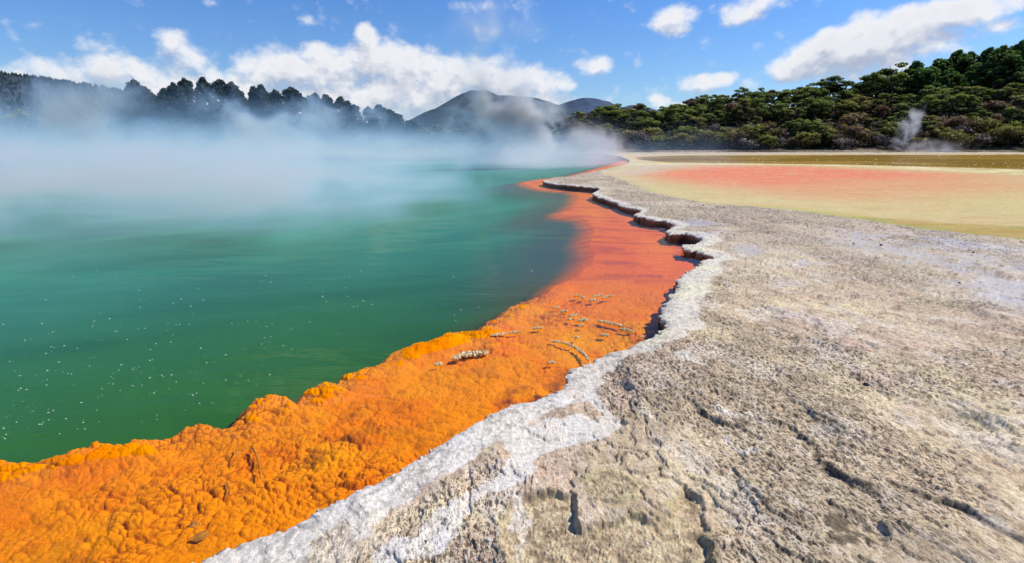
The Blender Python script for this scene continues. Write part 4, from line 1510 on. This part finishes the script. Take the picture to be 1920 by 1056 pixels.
m_dk = mat_plain('dark_stone', (.075, .07, .065), .8, .3, 60, .002)
m_gr = mat_plain('grey_stone', (.30, .27, .27), .85, .3, 60, .002)
m_wh = mat_plain('white_stone', (.72, .71, .66), .85, .15, 60, .002)
m_or = mat_plain('coated_stone', (.42, .16, .010), .6, .5, 25, .006)
GP = 'loose pebbles on the sinter rock'
for k, (px, py, s, mt, lab) in enumerate([
        (797, 1018, .013, m_dk, 'dark grey pebble on the white rim at the bottom of the picture'),
        (916, 1013, .010, m_wh, 'white pebble beside the gravel hollow at the bottom'),
        (981, 800, .019, m_gr, 'grey pebble lying in a tan groove of the white rim'),
        (1624, 722, .020, m_dk, 'dark stone alone on the tan rock at right'),
        (1278, 827, .010, m_dk, 'small dark pebble above the gravel hollow'),
        (1347, 641, .022, m_gr, 'grey stone behind the white rim near the inner bend'),
        (1652, 460, .024, m_dk, 'reddish dark stone on the pale wet rock toward the flats'),
        (1825, 474, .02, m_dk, 'dark stone on the pale wet rock near the right edge'),
        (1799, 531, .016, m_dk, 'dark stone at the near edge of the pale wet rock'),
        (1600, 457, .018, m_dk, 'dark stone left of the reddish one on the wet rock'),
        (855, 1030, .008, m_wh, 'tiny white pebble near the bottom edge'),
        (1212, 1020, .008, m_wh, 'tiny white pebble inside the gravel hollow')]):
    rock('pebble', px, py, .19 if py > 560 else .145, s, mt, lab, 'pebble', GP, .7, k + 1)
for k, (px, py, s, f_, lab) in enumerate([(375, 1008, .042, .2, 'flat brown slab on the orange shelf near the bottom'), (364, 986, .028, .5, 'dark brown stone above the flat slab on the orange shelf'),
                                       (248, 983, .016, .6, 'small round orange-brown stone in the cobbles at lower left')]):
    rock('stone', px, py, -.035, s, m_or, lab, 'stone', 'stones on the orange shelf', f_, k + 20)


def stick(px_path, label, r_=.008):
    pts = [Vector((*at(a, b, .0), -.004 + .003 * i)) for i, (a, b) in enumerate(px_path)]
    c0 = pts[0].copy()
    n_ = len(pts)
    V_, F2 = tubes([([tuple(p_ - c0) for p_ in pts], [r_ * (1 - .5 * i / (n_ - 1)) for i in range(n_)])], 7)
    o_ = obj('twig', np_mesh('twig', V_, F2), m_or)
    o_.location = c0
    return tag(o_, label, 'twig', 'twigs stranded on the orange shelf')


stick([(473, 838), (480, 850), (486, 872), (489, 898)], 'curved twig coated orange, upright in the middle of the near shelf')
stick([(425, 902), (429, 915), (432, 930)], 'short twig coated orange below left of the curved twig', .006)
stick([(447, 836), (443, 848), (444, 860)], 'short pale twig just left of the curved twig', .005)

# bubbles fizzing on the green water: past counting
g = np.random.default_rng(11)
Vb, Fb = [], []
oct_v = np.array([(1, 0, 0), (0, 1, 0), (-1, 0, 0), (0, -1, 0), (0, 0, 1)], float)
cnt_ = 0
while cnt_ < 400:
    px, py = g.uniform(-150, 1000), 470 + 380 * g.random() ** .75
    x_, y_ = at(px, py, 0)
    if inside(np.array([(x_ + .25, y_ - .15)]), SHELF)[0]:
        continue
    if fbm(np.array([x_ * .8]), np.array([y_ * .8]), 3, 120)[0] < -.22 + g.uniform(-.2, .2):
        continue
    for q_ in range(int(g.integers(1, 4))):
        s = .0025 * (.35 + g.random() ** 3 * 1.8) * (1 + .10 * y_)
        b0 = len(Vb)
        cx_, cy_ = x_ + g.normal() * .018, y_ + g.normal() * .018
        for o3 in oct_v:
            Vb.append((cx_ + o3[0] * s * (1.5 if q_ == 0 else 1), cy_ + o3[1] * s, .002 + o3[2] * s * .7))
        Fb += [(b0 + k, b0 + (k + 1) % 4, b0 + 4) for k in range(4)]
    cnt_ += 1
m_bub = mat_plain('foam', (.62, .72, .60), .3, .05, 40, .001)
tag(obj('bubbles', np_mesh('bubbles', np.array(Vb), np.array(Fb)), m_bub), kind='stuff', label='scattered white gas bubbles on the green water', cat='bubbles')

# grit scattered over the far rock and the edge of the flats: past counting
Vb, Fb = [], []
for k in range(1500):
    px = g.uniform(1230, 2050)
    b_ = float(np.interp(px, [1230, 1402, 1621, 1767, 1920, 2300], [366, 388, 411, 433, 449, 500]))
    py = b_ + abs(g.normal()) * 26 - 4 * g.random() * (px > 1600)
    x_, y_ = at(px, py, .15)
    s = (.007 + .014 * g.random() ** 3) * (y_ / 11)
    b0 = len(Vb)
    zz_ = .125 + .02 * (py > b_ + 20)
    for o3 in oct_v:
        Vb.append((x_ + o3[0] * s * g.uniform(.7, 1.3), y_ + o3[1] * s * g.uniform(.7, 1.2), zz_ + o3[2] * s * .8))
    Fb += [(b0 + q_, b0 + (q_ + 1) % 4, b0 + 4) for q_ in range(4)]
tag(obj('pebbles', np_mesh('pebbles', np.array(Vb), np.array(Fb), False), m_dk), kind='stuff', label='dark grit scattered over the pale rock along the yellow flats', cat='pebbles')

# froth flecks on the ochre water and its crust
Vb, Fb = [], []
for k in range(420):
    px = g.uniform(1300, 2100)
    edge = float(np.interp(px, [1300, 1600, 1760, 1930, 2200], [306, 310, 315, 322, 330]))
    py = edge - abs(g.normal()) * 6 if g.random() < .65 else g.uniform(289, edge)
    if px < 1600 and g.random() < .5:
        continue
    x_, y_ = at(px, py, .07)
    s = (.025 + .06 * g.random() ** 3) * (y_ / 50)
    b0 = len(Vb)
    for o3 in oct_v:
        Vb.append((x_ + o3[0] * s * g.uniform(1, 2.2), y_ + o3[1] * s, .075 + o3[2] * s * .5))
    Fb += [(b0 + q_, b0 + (q_ + 1) % 4, b0 + 4) for q_ in range(4)]
m_fro = mat_plain('yellow_froth', (.72, .62, .34), .8, .2, 8, .01)
tag(obj('froth', np_mesh('froth', np.array(Vb), np.array(Fb), False), m_fro), kind='stuff', label='pale yellow froth flecks on the ochre water at right', cat='froth')

# ================================================================== RENDER SETTINGS
SC.view_settings.view_transform = 'Standard'
SC.view_settings.look = 'None'
SC.view_settings.exposure = 0
SC.view_settings.gamma = 1
cy = SC.cycles
cy.use_denoising = True
try:
    cy.denoiser = 'OPENIMAGEDENOISE'
except Exception:
    pass
cy.max_bounces = 6
cy.diffuse_bounces = 2
cy.glossy_bounces = 2
cy.transmission_bounces = 2
cy.transparent_max_bounces = 12
cy.volume_bounces = 1
cy.volume_step_rate = 1.0
cy.volume_max_steps = 96
cy.use_adaptive_sampling = True
cy.adaptive_threshold = .02
